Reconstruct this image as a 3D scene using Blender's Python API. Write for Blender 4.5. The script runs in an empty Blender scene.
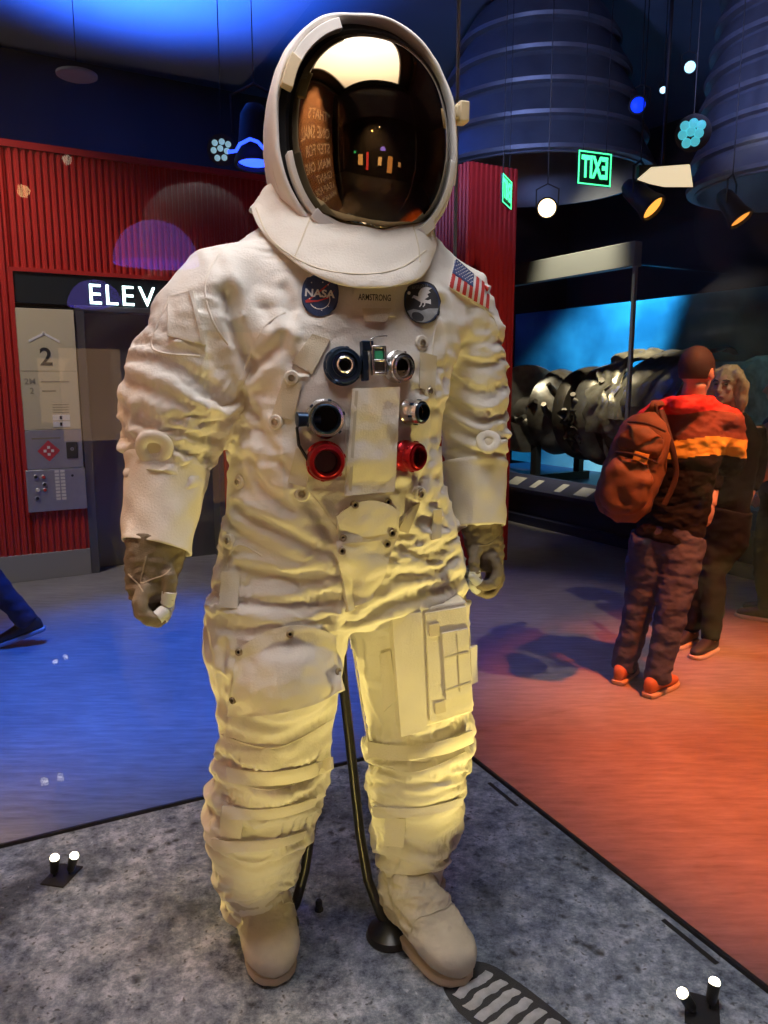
import bpy, math, random, os
import numpy as np
from mathutils import Vector, Matrix, noise
from mathutils.bvhtree import BVHTree
random.seed(7); RNG = np.random.default_rng(11)
PI = math.pi
COL = bpy.context.scene.collection

# ------------------------------------------------------------------ camera model
PITCH = math.radians(9.7); FPX = 769.0; CAMZ = 1.61
CP, SP = math.cos(PITCH), math.sin(PITCH)
EYE = np.array([0.0, 0.0, CAMZ])
def ray(px, py):
    x = (px-384)/FPX; u = (512-py)/FPX
    return np.array([x, CP+u*SP, -SP+u*CP])
def project(P):
    P = np.asarray(P, float)-EYE
    f = P[...,1]*CP-P[...,2]*SP; u = P[...,1]*SP+P[...,2]*CP
    return 384+FPX*P[...,0]/f, 512-FPX*u/f
def on_z(px, py, z):
    d = ray(px, py); return EYE+d*((z-CAMZ)/d[2])
def on_y(px, py, y):
    d = ray(px, py); return EYE+d*(y/d[1])
def on_plane(px, py, n, k):
    d = ray(px, py); n = np.asarray(n, float); return EYE+d*((k-n@EYE)/(n@d))

# ------------------------------------------------------------------ object helpers
def link(o, parent=None):
    COL.objects.link(o)
    if parent is not None:
        o.parent = parent
        o.matrix_parent_inverse = wm(parent).inverted()
    return o
def wm(o):
    m = o.matrix_basis.copy()
    if o.parent is not None:
        m = wm(o.parent) @ o.matrix_parent_inverse @ m
    return m
def tag(o, label=None, cat=None, group=None, kind=None):
    if label: o['label'] = label
    if cat: o['category'] = cat
    if group: o['group'] = group
    if kind: o['kind'] = kind
    return o
def thing(name, loc, label, cat, group=None):
    o = bpy.data.objects.new(name, None); COL.objects.link(o); o.location = Vector(loc)
    o.empty_display_size = 0.05
    return tag(o, label, cat, group)
class MB:
    """collects vertices, faces and a material slot per face"""
    def __init__(s): s.v = []; s.f = []; s.m = []; s.cur = 0
    def add(s, V, F, m=None):
        b = len(s.v); s.v.extend([tuple(map(float, p)) for p in V])
        s.f.extend([tuple(i+b for i in f) for f in F]); s.m.extend([s.cur if m is None else m]*len(F)); return s
    def loft(s, rings, closed=True, cap0=True, cap1=True, m=None):
        n = len(rings[0]); V = [p for r in rings for p in r]; F = []
        for k in range(len(rings)-1):
            for i in range(n if closed else n-1):
                j = (i+1) % n; F.append((k*n+i, k*n+j, (k+1)*n+j, (k+1)*n+i))
        if closed and cap0: F.append(tuple(range(n-1, -1, -1)))
        if closed and cap1: F.append(tuple((len(rings)-1)*n+i for i in range(n)))
        return s.add(V, F, m)
    def tube(s, pts, rad, n=16, m=None, cap=True, flat=1.0, up=None):
        pts = [np.asarray(p, float) for p in pts]
        if np.isscalar(rad): rad = [rad]*len(pts)
        rings = []; prev = np.array(up, float) if up is not None else None
        for i, p in enumerate(pts):
            t = pts[min(i+1, len(pts)-1)]-pts[max(i-1, 0)]; t = t/(np.linalg.norm(t)+1e-12)
            if prev is None:
                prev = np.array([1.0, 0, 0]) if abs(t[0]) < .9 else np.array([0, 1.0, 0])
            a = prev-t*(prev@t); a /= np.linalg.norm(a)+1e-12; b = np.cross(t, a); prev = a
            r = rad[i]; ra, rb = (r if not np.isscalar(r) else (r, r*flat))
            rings.append([p+a*ra*math.cos(2*PI*k/n)+b*rb*math.sin(2*PI*k/n) for k in range(n)])
        return s.loft(rings, True, cap, cap, m)
    def lathe(s, prof, c, axis, n=32, m=None, cap=True):
        """prof: (radius, height) along axis"""
        c = np.asarray(c, float); z = np.asarray(axis, float); z = z/np.linalg.norm(z)
        a = np.array([0, 0, 1.0]) if abs(z[2]) < .9 else np.array([1.0, 0, 0])
        x = np.cross(a, z); x /= np.linalg.norm(x); y = np.cross(z, x)
        rings = [[c+z*h+(x*math.cos(2*PI*k/n)+y*math.sin(2*PI*k/n))*max(r, 1e-5) for k in range(n)] for r, h in prof]
        return s.loft(rings, True, cap, cap, m)
    def box(s, c, ex, ey, ez, m=None):
        """box from centre and three half-extent vectors"""
        c, ex, ey, ez = [np.asarray(q, float) for q in (c, ex, ey, ez)]
        V = [c+sx*ex+sy*ey+sz*ez for sz in (-1, 1) for sy in (-1, 1) for sx in (-1, 1)]
        return s.add(V, [(0,2,3,1),(4,5,7,6),(0,1,5,4),(2,6,7,3),(0,4,6,2),(1,3,7,5)], m)
    def build(s, name, mats, parent=None, smooth=True, bevel=0, seg=2, angle=None, subsurf=0):
        me = bpy.data.meshes.new(name); me.from_pydata(s.v, [], s.f); me.update()
        o = bpy.data.objects.new(name, me); link(o, parent)
        if not isinstance(mats, (list, tuple)): mats = [mats]
        for q in mats: me.materials.append(q)
        me.polygons.foreach_set('material_index', s.m)
        if bevel:
            q = o.modifiers.new('Bevel', 'BEVEL'); q.width = bevel; q.segments = seg; q.limit_method = 'ANGLE'; q.angle_limit = math.radians(40)
        if subsurf:
            q = o.modifiers.new('Subsurf', 'SUBSURF'); q.levels = q.render_levels = subsurf
        if smooth:
            me.polygons.foreach_set('use_smooth', [True]*len(me.polygons))
            me.set_sharp_from_angle(angle=math.radians(angle if angle else 38))
        return o
def np_mesh(name, V, F, mats, parent=None, smooth=True, angle=None):
    b = MB(); b.add(V, F); return b.build(name, mats, parent, smooth, angle=angle)
def remesh(mb, voxel, smooth_iter=6, factor=0.5):
    """fuse the overlapping pieces of an MB into one closed skin -> numpy verts, faces"""
    me = bpy.data.meshes.new('tmp'); me.from_pydata(mb.v, [], mb.f); me.update()
    o = bpy.data.objects.new('tmp', me); COL.objects.link(o)
    q = o.modifiers.new('r', 'REMESH'); q.mode = 'VOXEL'; q.voxel_size = voxel
    if smooth_iter:
        q = o.modifiers.new('s', 'SMOOTH'); q.factor = factor; q.iterations = smooth_iter
    V, F = ev_mesh(o)
    bpy.data.objects.remove(o); bpy.data.meshes.remove(me)
    return V, F
def ev_mesh(o):
    dg = bpy.context.evaluated_depsgraph_get(); dg.update()
    e = o.evaluated_get(dg); me = e.to_mesh()
    V = np.empty(len(me.vertices)*3); me.vertices.foreach_get('co', V); V = V.reshape(-1, 3)
    F = [tuple(p.vertices) for p in me.polygons]
    e.to_mesh_clear(); return V, F
def subdivide(V, F):
    me = bpy.data.meshes.new('tmp'); me.from_pydata(V.tolist(), [], F); me.update()
    o = bpy.data.objects.new('tmp', me); COL.objects.link(o)
    q = o.modifiers.new('s', 'SUBSURF'); q.levels = q.render_levels = 1
    V, F = ev_mesh(o); bpy.data.objects.remove(o); bpy.data.meshes.remove(me); return V, F
def vnormals(V, F):
    me = bpy.data.meshes.new('tmp'); me.from_pydata(V.tolist(), [], F); me.update()
    N = np.empty(len(V)*3); me.vertex_normals.foreach_get('vector', N); bpy.data.meshes.remove(me)
    return N.reshape(-1, 3)
def mesh_edges(V, F):
    me = bpy.data.meshes.new('tmp'); me.from_pydata(V.tolist(), [], F); me.update()
    E = np.empty(len(me.edges)*2, int); me.edges.foreach_get('vertices', E); bpy.data.meshes.remove(me)
    return E.reshape(-1, 2)
def bvh_of(V, F): return BVHTree.FromPolygons([tuple(p) for p in V], F)
def text_mesh(txt, size=1.0, bold=0.0, align='CENTER'):
    cu = bpy.data.curves.new('t', 'FONT'); cu.body = txt; cu.size = size; cu.align_x = align; cu.align_y = 'CENTER'; cu.offset = bold; cu.resolution_u = 3
    o = bpy.data.objects.new('t', cu); COL.objects.link(o); V, F = ev_mesh(o)
    bpy.data.objects.remove(o); bpy.data.curves.remove(cu); return V, F
def put_text(mb, txt, c, x, y, h, bold=0.0, width=None, lift=0.0, m=None, align='CENTER'):
    """flat lettering: capital height h, written along x with up y, at centre c"""
    V, F = text_mesh(txt, 1.0, bold, align)
    if len(V) == 0: return
    s = h/0.70; sx = s
    if width: sx = width/(V[:,0].max()-V[:,0].min())
    c, x, y = [np.asarray(q, float) for q in (c, x, y)]; n = np.cross(x, y)
    mb.add([c+x*p[0]*sx+y*p[1]*s+n*lift for p in V], F, m)

# ------------------------------------------------------------------ materials
def mat(name, col, rough=0.6, metal=0.0, emit=None, strength=0.0, spec=0.5, noise_amt=0.0, noise_scale=20, bump=0.0, bump_scale=60, col2=None, coat=0.0, detail=4, sheen=0.0):
    m = bpy.data.materials.new(name); m.use_nodes = True; nt = m.node_tree; b = nt.nodes['Principled BSDF']
    b.inputs['Base Color'].default_value = (*col, 1); b.inputs['Roughness'].default_value = rough; b.inputs['Metallic'].default_value = metal
    b.inputs['Specular IOR Level'].default_value = spec; b.inputs['Coat Weight'].default_value = coat; b.inputs['Sheen Weight'].default_value = sheen
    if emit is not None:
        b.inputs['Emission Color'].default_value = (*emit, 1); b.inputs['Emission Strength'].default_value = strength
    if noise_amt or bump:
        tc = nt.nodes.new('ShaderNodeTexCoord')
    if noise_amt:
        n = nt.nodes.new('ShaderNodeTexNoise'); n.inputs['Scale'].default_value = noise_scale; n.inputs['Detail'].default_value = detail
        nt.links.new(tc.outputs['Object'], n.inputs['Vector'])
        r = nt.nodes.new('ShaderNodeValToRGB'); r.color_ramp.elements[0].position = 0.5-0.3; r.color_ramp.elements[1].position = 0.5+0.3
        c2 = col2 if col2 is not None else tuple(c*(1-noise_amt) for c in col)
        r.color_ramp.elements[0].color = (*c2, 1); r.color_ramp.elements[1].color = (*col, 1)
        nt.links.new(n.outputs['Fac'], r.inputs['Fac']); nt.links.new(r.outputs['Color'], b.inputs['Base Color'])
    if bump:
        n2 = nt.nodes.new('ShaderNodeTexNoise'); n2.inputs['Scale'].default_value = bump_scale; n2.inputs['Detail'].default_value = 3
        nt.links.new(tc.outputs['Object'], n2.inputs['Vector'])
        bp = nt.nodes.new('ShaderNodeBump'); bp.inputs['Strength'].default_value = bump; bp.inputs['Distance'].default_value = 0.004
        nt.links.new(n2.outputs['Fac'], bp.inputs['Height']); nt.links.new(bp.outputs['Normal'], b.inputs['Normal'])
    return m
def glass_mat(name, tint=(1, 1, 1), ior=1.35, rough=0.0):
    """thin clear sheet: lets light through, mirrors a little by Fresnel"""
    m = bpy.data.materials.new(name); m.use_nodes = True; nt = m.node_tree; nt.nodes.clear()
    o = nt.nodes.new('ShaderNodeOutputMaterial'); t = nt.nodes.new('ShaderNodeBsdfTransparent'); g = nt.nodes.new('ShaderNodeBsdfGlossy')
    mx = nt.nodes.new('ShaderNodeMixShader'); f = nt.nodes.new('ShaderNodeFresnel'); f.inputs['IOR'].default_value = ior
    t.inputs['Color'].default_value = (*tint, 1); g.inputs['Roughness'].default_value = rough
    ge = nt.nodes.new('ShaderNodeNewGeometry'); mr = nt.nodes.new('ShaderNodeMapRange')      # same reflectance on both faces of the sheet
    mr.inputs['To Min'].default_value = ior; mr.inputs['To Max'].default_value = 1/ior
    nt.links.new(ge.outputs['Backfacing'], mr.inputs['Value']); nt.links.new(mr.outputs['Result'], f.inputs['IOR'])
    nt.links.new(f.outputs[0], mx.inputs[0]); nt.links.new(t.outputs[0], mx.inputs[1]); nt.links.new(g.outputs[0], mx.inputs[2]); nt.links.new(mx.outputs[0], o.inputs[0])
    return m
M = {}
M['cloth'] = mat('beta_cloth', (.80, .775, .71), .85, noise_amt=.10, noise_scale=9, bump=.25, bump_scale=260, sheen=.1)
M['cloth_tan'] = mat('webbing', (.66, .60, .46), .9, bump=.3, bump_scale=400)
M['cloth_flat'] = mat('flap_cloth', (.80, .765, .68), .85, noise_amt=.10, noise_scale=14, bump=.25, bump_scale=260)
M['stitch'] = mat('stitching', (.58, .54, .44), .9)
M['shell'] = mat('helmet_shell', (.80, .78, .74), .7, noise_amt=.06, noise_scale=6, bump=.1, bump_scale=200)
M['rim'] = mat('visor_rim', (.74, .73, .70), .45)
M['gasket'] = mat('gasket', (.012, .012, .014), .35)
M['tan_latch'] = mat('tan_latch', (.72, .60, .38), .55, noise_amt=.12, noise_scale=60)
M['gold'] = mat('gold_visor', (.25, .185, .10), .03, metal=1.0)
M['glove'] = mat('glove_mesh', (.25, .205, .14), .7, noise_amt=.4, noise_scale=40, bump=.5, bump_scale=500)
M['strap'] = mat('glove_strap', (.36,.31,.22), .7)
M['tip'] = mat('fingertip_rubber', (.62, .66, .68), .5)
M['boot'] = mat('boot_fabric', (.76, .71, .58), .8, noise_amt=.2, col2=(.48,.44,.36), noise_scale=16, bump=.3, bump_scale=180)
M['sole'] = mat('boot_sole', (.66, .58, .42), .7)
M['navy'] = mat('patch_navy', (.025, .045, .13), .8, bump=.3, bump_scale=500)
M['white_thread'] = mat('white_thread', (.75, .75, .74), .8)
M['red_thread'] = mat('red_thread', (.55, .05, .05), .8)
M['black_thread'] = mat('black_thread', (.03, .03, .035), .8)
M['grey_thread'] = mat('grey_thread', (.34, .36, .38), .8, noise_amt=.4, noise_scale=90)
M['blue_anod'] = mat('blue_anodised', (.035, .065, .12), .28, metal=.85)
M['red_anod'] = mat('red_anodised', (.38, .012, .018), .28, metal=.75)
M['alu'] = mat('aluminium', (.72, .73, .75), .25, metal=1.0)
M['dark'] = mat('dark_bore', (.012, .012, .014), .6, spec=.15)
M['brass'] = mat('snap_metal', (.45, .40, .30), .35, metal=.9)
M['dark_red'] = mat('red_bore', (.09,.006,.008), .4)
M['green'] = mat('green_dial', (.05, .45, .22), .4)
M['black_steel'] = mat('black_steel', (.018, .018, .016), .32, metal=.3, spec=.6)
M['black'] = mat('matte_black', (.01, .01, .011), .6)
# ================================================================== THE SUIT
YAW = math.radians(22)
SF = np.array([math.sin(YAW), -math.cos(YAW), 0]); SL = np.array([math.cos(YAW), math.sin(YAW), 0]); UZ = np.array([0, 0, 1.0])
SC = np.array([-.06, 1.60, 0])
PLAT = 0.38
def S(px, py, f=0.0): return on_plane(px, py, SF, SF@SC+f)
def mpp(P): return ((np.asarray(P)-EYE)@np.array([0, CP, -SP]))/FPX
def supell(t, n):
    c, s = math.cos(t), math.sin(t); return math.copysign(abs(c)**(2/n), c), math.copysign(abs(s)**(2/n), s)
def limb(mb, spec, n=32, flat=1.0):
    """spec rows: px, py, forward offset, radius in px (optionally second radius)"""
    pts = [S(a[0], a[1], a[2]) for a in spec]
    mb.tube(pts, [(a[3]*mpp(p), (a[4] if len(a) > 4 else a[3])*mpp(p)*flat) for a, p in zip(spec, pts)], n, up=SL)
def section(py, pl, pr, f, depth, n=2.3, tilt=0.0, N=40):
    """horizontal ring whose outline reaches pixels pl..pr"""
    a = S((pl+pr)/2, py, f); hw = (pr-pl)/2*mpp(a); c = a.copy(); R = None
    for _ in range(8):
        R = []
        for k in range(N):
            x, y = supell(2*PI*k/N, n); R.append(c+SL*hw*x+SF*depth*y+UZ*tilt*x)
        X, Y = project(np.array(R)); e0, e1 = X.min(), X.max()
        hw *= (pr-pl)/(e1-e0); c = c+SL*((pl+pr)/2-(e0+e1)/2)*mpp(c)
        c[2] += (project(c)[1]-py)*mpp(c)
    return R
body = MB()
T = [(612,215,462,.00,.115,2.2),(590,206,468,.00,.15,2.3),(560,213,464,.00,.155,2.3),(520,222,456,.01,.158,2.3),(480,228,444,.015,.16,2.4),
     (440,229,440,.015,.165,2.4),(400,233,443,.01,.168,2.4),(360,228,452,.0,.165,2.4),(320,208,470,-.005,.15,2.3),(280,205,472,-.02,.135,2.2),
     (250,228,455,-.03,.12,2.1),(225,262,432,-.03,.11,2.0),(195,285,420,-.03,.10,2.0)]
body.loft([section(*t) for t in T])
RARM = [(262,280,-.01,46),(227,292,-.01,51),(204,322,0,53),(190,358,.0,55),(180,396,.0,58),(174,428,.01,51),(168,458,.03,40),(162,500,.06,32),(157,535,.09,26)]
LARM = [(425,275,-.03,36),(452,296,-.03,40),(466,330,-.02,37),(471,365,-.02,34),(473,400,-.02,33),(474,435,-.01,32),(475,465,.0,29),(478,500,.03,23),(480,520,.04,20)]
limb(body, RARM); limb(body, LARM)
RLEG = [(290,575,.0,72),(280,610,.01,74),(275,650,.02,70),(278,690,.03,60),(275,728,.04,54),(269,770,.03,56),(260,805,.02,54),(257,832,.005,48),(256,850,-.01,40),(255,866,-.02,34),(256,888,-.03,32),(259,908,-.04,29)]
LLEG = [(398,575,-.01,62),(408,610,.0,62),(413,650,.01,57),(418,700,.02,53),(420,740,.03,49),(416,780,.03,48),(417,812,.025,44),(414,836,.03,38),(412,856,.035,34),(412,874,.04,31),(414,890,.05,29),(416,904,.055,26)]
limb(body, RLEG); limb(body, LLEG)
# knee cap bulge
kp = S(287,668,.105); body.tube([kp-UZ*.09, kp-UZ*.05, kp, kp+UZ*.05, kp+UZ*.085], [.04,.085,.10,.085,.03], 24)
BV0, BF0 = remesh(body, .0115, 8)

# folds seeded where the garment creases (pixel polylines on the visible side), relaxed afterwards as cloth
CREASES = [
 ([(226,292),(234,325),(252,362)],.016,.020),([(252,362),(266,352),(284,335)],.012,.014),([(285,330),(290,305),(285,285)],.01,.008),
 ([(135,350),(180,362),(226,384)],.011,.010),([(128,376),(170,388),(216,408)],.010,.010),([(140,402),(185,416),(222,430)],.010,.011),([(165,425),(190,440),(214,450)],.009,.010),
 ([(205,235),(222,270),(232,305)],.010,.007),([(135,330),(165,345),(195,350)],.01,.006),
 ([(445,372),(478,386),(504,378)],.009,.009),([(443,394),(474,408),(505,400)],.009,.010),([(443,416),(474,430),(506,424)],.009,.010),([(444,440),(480,450),(505,444)],.008,.007),([(450,345),(480,360),(502,350)],.009,.008),
 ([(440,300),(448,340),(443,380)],.012,.012),
 ([(236,500),(280,525),(336,546)],.011,.010),([(226,592),(290,600),(346,578)],.011,.009),([(240,560),(290,570),(335,560)],.010,.007),
 ([(346,612),(352,585),(345,555)],.012,.014),([(350,612),(400,592),(458,570)],.013,.012),([(398,566),(430,560),(455,545)],.010,.009),([(402,535),(430,545),(452,530)],.010,.007),
 ([(262,300),(285,345),(300,365)],.010,.008),([(255,400),(270,440),(290,470)],.010,.009),([(250,450),(262,480),(290,505)],.010,.009),([(430,400),(432,440),(420,480)],.010,.009),
 ([(243,380),(258,420),(262,455)],.010,.008),([(300,490),(325,520),(338,560)],.010,.009),([(400,480),(415,505),(440,515)],.010,.009),
 ([(222,722),(275,736),(338,706)],.010,.010),([(222,752),(280,772),(332,744)],.013,.016),([(222,785),(270,802),(318,788)],.010,.009),([(208,835),(252,858),(302,838)],.012,.014),([(214,868),(250,880),(290,868)],.009,.008),
 ([(366,735),(420,752),(472,726)],.012,.015),([(366,770),(415,778),(466,758)],.009,.008),([(368,786),(420,806),(464,784)],.010,.010),([(374,826),(425,842),(460,822)],.012,.014),([(376,862),(420,872),(448,860)],.008,.007),
 ([(225,640),(222,690),(228,715)],.01,.009),([(205,620),(212,660),(218,700)],.01,.008),([(362,640),(366,690),(380,720)],.01,.008),
]
def px_path(pts, n=8):
    pts = [np.asarray(p, float) for p in pts]; P = []
    for k in np.linspace(0, len(pts)-1, n*(len(pts)-1)+1):
        i = min(int(k), len(pts)-2); f = k-i; p0, p1, p2, p3 = pts[max(i-1,0)], pts[i], pts[i+1], pts[min(i+2,len(pts)-1)]
        P.append(.5*((2*p1)+(p2-p0)*f+(2*p0-5*p1+4*p2-p3)*f*f+(3*p1-p0-3*p2+p3)*f**3))
    return P
def cloth_relax(V, F, grow_v, grow_h, iters, noise_s, noise_a, damp, anchor, seed, out_max, crease_scale=1.0, weight=None):
    N0 = vnormals(V, F); E = mesh_edges(V, F); n = len(V); bv = bvh_of(V, F)
    val = np.bincount(E.ravel(), minlength=n).astype(float)
    w = np.ones(n) if weight is None else weight(V)
    d = V[E[:,1]]-V[E[:,0]]; L = np.linalg.norm(d, axis=1); ez = (d[:,2]/L)**2
    we = (w[E[:,0]]+w[E[:,1]])/2
    rest = L*(1+we*(grow_v*ez+grow_h*(1-ez)))
    off = Vector((seed*3.1, seed*1.7, seed*0.9))
    s = np.array([noise.noise(Vector((p[0]*noise_s, p[1]*noise_s, p[2]*noise_s*1.7))+off) for p in V])
    seedu = s*noise_a*w
    if crease_scale:
        for line, wd, dp in CREASES:
            P = []
            for a in px_path(line, 9):
                q = bv.ray_cast(Vector(EYE), Vector(ray(*a)).normalized())[0]
                if q: P.append(q)
            if len(P) < 2: continue
            P = np.array(P); near = np.where(np.min(np.abs(V[:,None,2]-P[None,::3,2]), axis=1) < .12)[0]
            D = np.full(len(V), 9.0); D[near] = np.min(np.linalg.norm(V[near][:,None]-P[None], axis=2), axis=1)
            g = -np.exp(-(D/(wd*.75))**2)*dp+.55*dp*np.exp(-((D-wd*1.7)/(wd*.8))**2)
            seedu += g*crease_scale
    target = N0*seedu[:,None]
    U = target.copy(); g0 = np.zeros(3)
    for it in range(iters):
        X = V+U; dd = X[E[:,1]]-X[E[:,0]]; l = np.linalg.norm(dd, axis=1)+1e-9
        c = dd*((l-rest)/l*.5)[:,None]
        for k in range(3):
            U[:,k] += 1.25*(np.bincount(E[:,0], c[:,k], n)-np.bincount(E[:,1], c[:,k], n))/val
        Lp = np.empty_like(U)
        for k in range(3):
            Lp[:,k] = (np.bincount(E[:,0], U[E[:,1],k], n)+np.bincount(E[:,1], U[E[:,0],k], n))/val-U[:,k]
        U += damp*Lp
        U += anchor*(target-U)
        h = np.einsum('ij,ij->i', U, N0); hc = np.clip(h, -out_max*1.0, out_max)
        U += N0*(hc-h)[:,None]
        U[:,2] -= .00006*w
    return V+U, F
def wfun(V):
    """slack per region: taut over chest fittings, shoulders and shins, loose at elbows, waist and below the knees"""
    z = V[:,2]; l = (V-SC)@SL
    def band(py, wd, a): return a*np.exp(-((z-S(300, py, 0)[2])/wd)**2)
    w = .48+band(745,.065,1.0)+band(800,.05,.25)+band(852,.04,.9)+band(575,.07,.45)+band(520,.06,.25)
    arm = 1/(1+np.exp(-(np.abs(l)-.24)/.02))
    w += arm*(band(400,.10,.75)+band(330,.06,.1))
    w -= .12*np.exp(-((z-1.75)/.16)**2)*np.exp(-(l/.14)**2)
    pat = np.array([noise.noise(Vector((p[0]*7, p[1]*7, p[2]*9))) for p in V])
    w = np.clip(w*(1+.8*pat), .05, 1.55)
    w[z > 1.98] *= .45
    w *= np.clip((z-S(255,893,-.03)[2])/.07, .12, 1)
    w[z < .47] = 0
    return w
BV, BF = cloth_relax(BV0, BF0, .34, .12, 320, 15, .010, .055, .002, 1, .034, 1.7, wfun)
BV, BF = subdivide(BV, BF)
BV, BF = cloth_relax(BV, BF, .15, .11, 160, 34, .0026, .035, .004, 5, .013, .45, wfun)
BV, BF = subdivide(BV, BF)
BV, BF = cloth_relax(BV, BF, .08, .08, 60, 80, .0009, .04, .008, 8, .005, 0, wfun)
BN = vnormals(BV, BF); BB = bvh_of(BV, BF)
def hit(px, py, bv=None):
    d = Vector(ray(px, py)).normalized(); r = (bv or BB).ray_cast(Vector(EYE), d)
    if r[0] is None: return None, None
    return np.array(r[0]), np.array(r[1])
suit = thing('spacesuit', (SC[0], SC[1], PLAT), 'white lunar spacesuit with gold mirrored helmet visor standing inside the glass case', 'spacesuit')
garment = np_mesh('suit_garment', BV, BF, M['cloth'], suit, angle=180)
# ------------------------------------------------------------------ pieces laid on the garment
def lerp(a, b, t): return a+(b-a)*t
def quad_hits(c, nu, nv, bv=None, arc=0.0, arcb=0.0, smooth=4, disc=False):
    """sample the garment through a pixel quad TL,TR,BR,BL -> grid of points lying just over it"""
    tl, tr, br, bl = [np.array(q, float) for q in c]
    T = np.full((nv, nu), np.nan); D = np.zeros((nv, nu, 3))
    for j in range(nv):
        for i in range(nu):
            u, v = i/(nu-1), j/(nv-1)
            if disc:
                a, b = 2*u-1, 2*v-1; u = .5+.5*a*math.sqrt(max(0, 1-b*b/2)); v = .5+.5*b*math.sqrt(max(0, 1-a*a/2))
            p = lerp(lerp(tl, tr, u), lerp(bl, br, u), v)
            p = p+np.array([0, -arc*4*u*(1-u)*(1-v)+arcb*4*u*(1-u)*v])
            d = ray(*p); d /= np.linalg.norm(d); D[j,i] = d
            r = (bv or BB).ray_cast(Vector(EYE), Vector(d))
            if r[0] is not None: T[j,i] = r[3]
    T = np.where(np.isnan(T), np.nanmedian(T), T)
    med = np.median(T); T = np.clip(T, med-.12, med+.12)
    P = np.pad(T, 1, mode='edge')
    T2 = np.min([P[a:a+nv, b:b+nu] for a in range(3) for b in range(3)], axis=0)
    for _ in range(smooth):
        P = np.pad(T2, 1, mode='edge')
        T2 = (P[:-2,1:-1]+P[2:,1:-1]+P[1:-1,:-2]+P[1:-1,2:]+2*T2)/6
    return EYE+D*T2[...,None]
def grid_normals(G):
    du = np.gradient(G, axis=1); dv = np.gradient(G, axis=0); n = np.cross(dv, du); n /= np.linalg.norm(n, axis=2)[...,None]+1e-12
    s = np.sign(np.einsum('ijk,ijk->ij', n, EYE-G)); return n*s[...,None]
def slab(mb, G, th, sink=.006, m=None, nrm=None, puck=0.0):
    """closed slab standing th above the grid G"""
    nv, nu = G.shape[:2]; N = grid_normals(G) if nrm is None else np.broadcast_to(nrm, G.shape)
    top = G+N*th
    if puck: top = top+N*np.array([[puck*(1.3*noise.noise(Vector(p)*22)+.8*noise.noise(Vector(p)*55)) for p in r] for r in G])[...,None]
    bor = [(0,i) for i in range(nu)]+[(j,nu-1) for j in range(1,nv)]+[(nv-1,i) for i in range(nu-2,-1,-1)]+[(j,0) for j in range(nv-2,0,-1)]
    V = list(top.reshape(-1,3)); F = []
    for j in range(nv-1):
        for i in range(nu-1): F.append((j*nu+i, j*nu+i+1, (j+1)*nu+i+1, (j+1)*nu+i))
    b0 = len(V); V += [G[j,i]-N[j,i]*sink for j,i in bor]
    for k in range(len(bor)):
        k2 = (k+1) % len(bor); a = bor[k][0]*nu+bor[k][1]; b = bor[k2][0]*nu+bor[k2][1]; F.append((b, a, b0+k, b0+k2))
    F.append(tuple(b0+k for k in range(len(bor))))
    return mb.add(V, [f[::-1] for f in F], m)
SURF = [BB]
def px_patch(name, c, th, material, parent, nu=14, nv=14, puck=0.0, solid=False, **k):
    G = quad_hits(c, nu, nv, **k); mb = MB(); slab(mb, G, th, puck=puck)
    if solid: SURF.append(bvh_of(np.array(mb.v), mb.f))
    o = mb.build(name, material, parent, angle=50); return o, G
def rect_px(cx, cy, w, h, rot=0):
    r = math.radians(rot); co, si = math.cos(r), math.sin(r)
    return [(cx+x*co-y*si, cy+x*si+y*co) for x, y in ((-w/2,-h/2),(w/2,-h/2),(w/2,h/2),(-w/2,h/2))]
def seam_px(name, pts, w, material, parent, bv=None):
    """narrow stitched tape following a pixel polyline"""
    P = px_path(pts, 9); Q = []
    for p in P:
        h, nn = hit(p[0], p[1], bv)
        if h is not None: Q.append((h, nn))
    if len(Q) < 3: return None
    C = np.array([q[0] for q in Q]); 
    for _ in range(2): C[1:-1] = (C[:-2]+2*C[1:-1]+C[2:])/4
    mb = MB(); mb.tube(C, w, 8, flat=.7); return mb.build(name, material, parent)

# stitched seams of the garment
for i, line in enumerate([[(250,232),(222,250),(205,285),(212,320),(228,345)],[(168,300),(152,340),(160,352),(200,356)],[(233,600),(228,560),(240,545),(262,556)],
    [(300,480),(345,545),(340,600)],[(345,420),(347,470)],[(240,380),(262,330),(285,312)],[(440,310),(432,350),(436,400)],[(224,800),(258,812),(306,802)],[(215,775),(270,790),(322,772)],
    [(372,800),(412,815),(460,798)],[(370,762),(415,772),(465,752)],[(352,640),(358,700),(372,755)],[(222,735),(276,748),(334,718)],[(470,300),(492,316),(500,340)]]):
    seam_px('seam', line, .0022, M['cloth_flat'], garment)
for c in (rect_px(232,822,22,30,8), rect_px(395,832,20,28,4), rect_px(230,590,18,36,4)):
    px_patch('tab_pocket', c, .003, M['cloth_flat'], garment, 8, 8)

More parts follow.
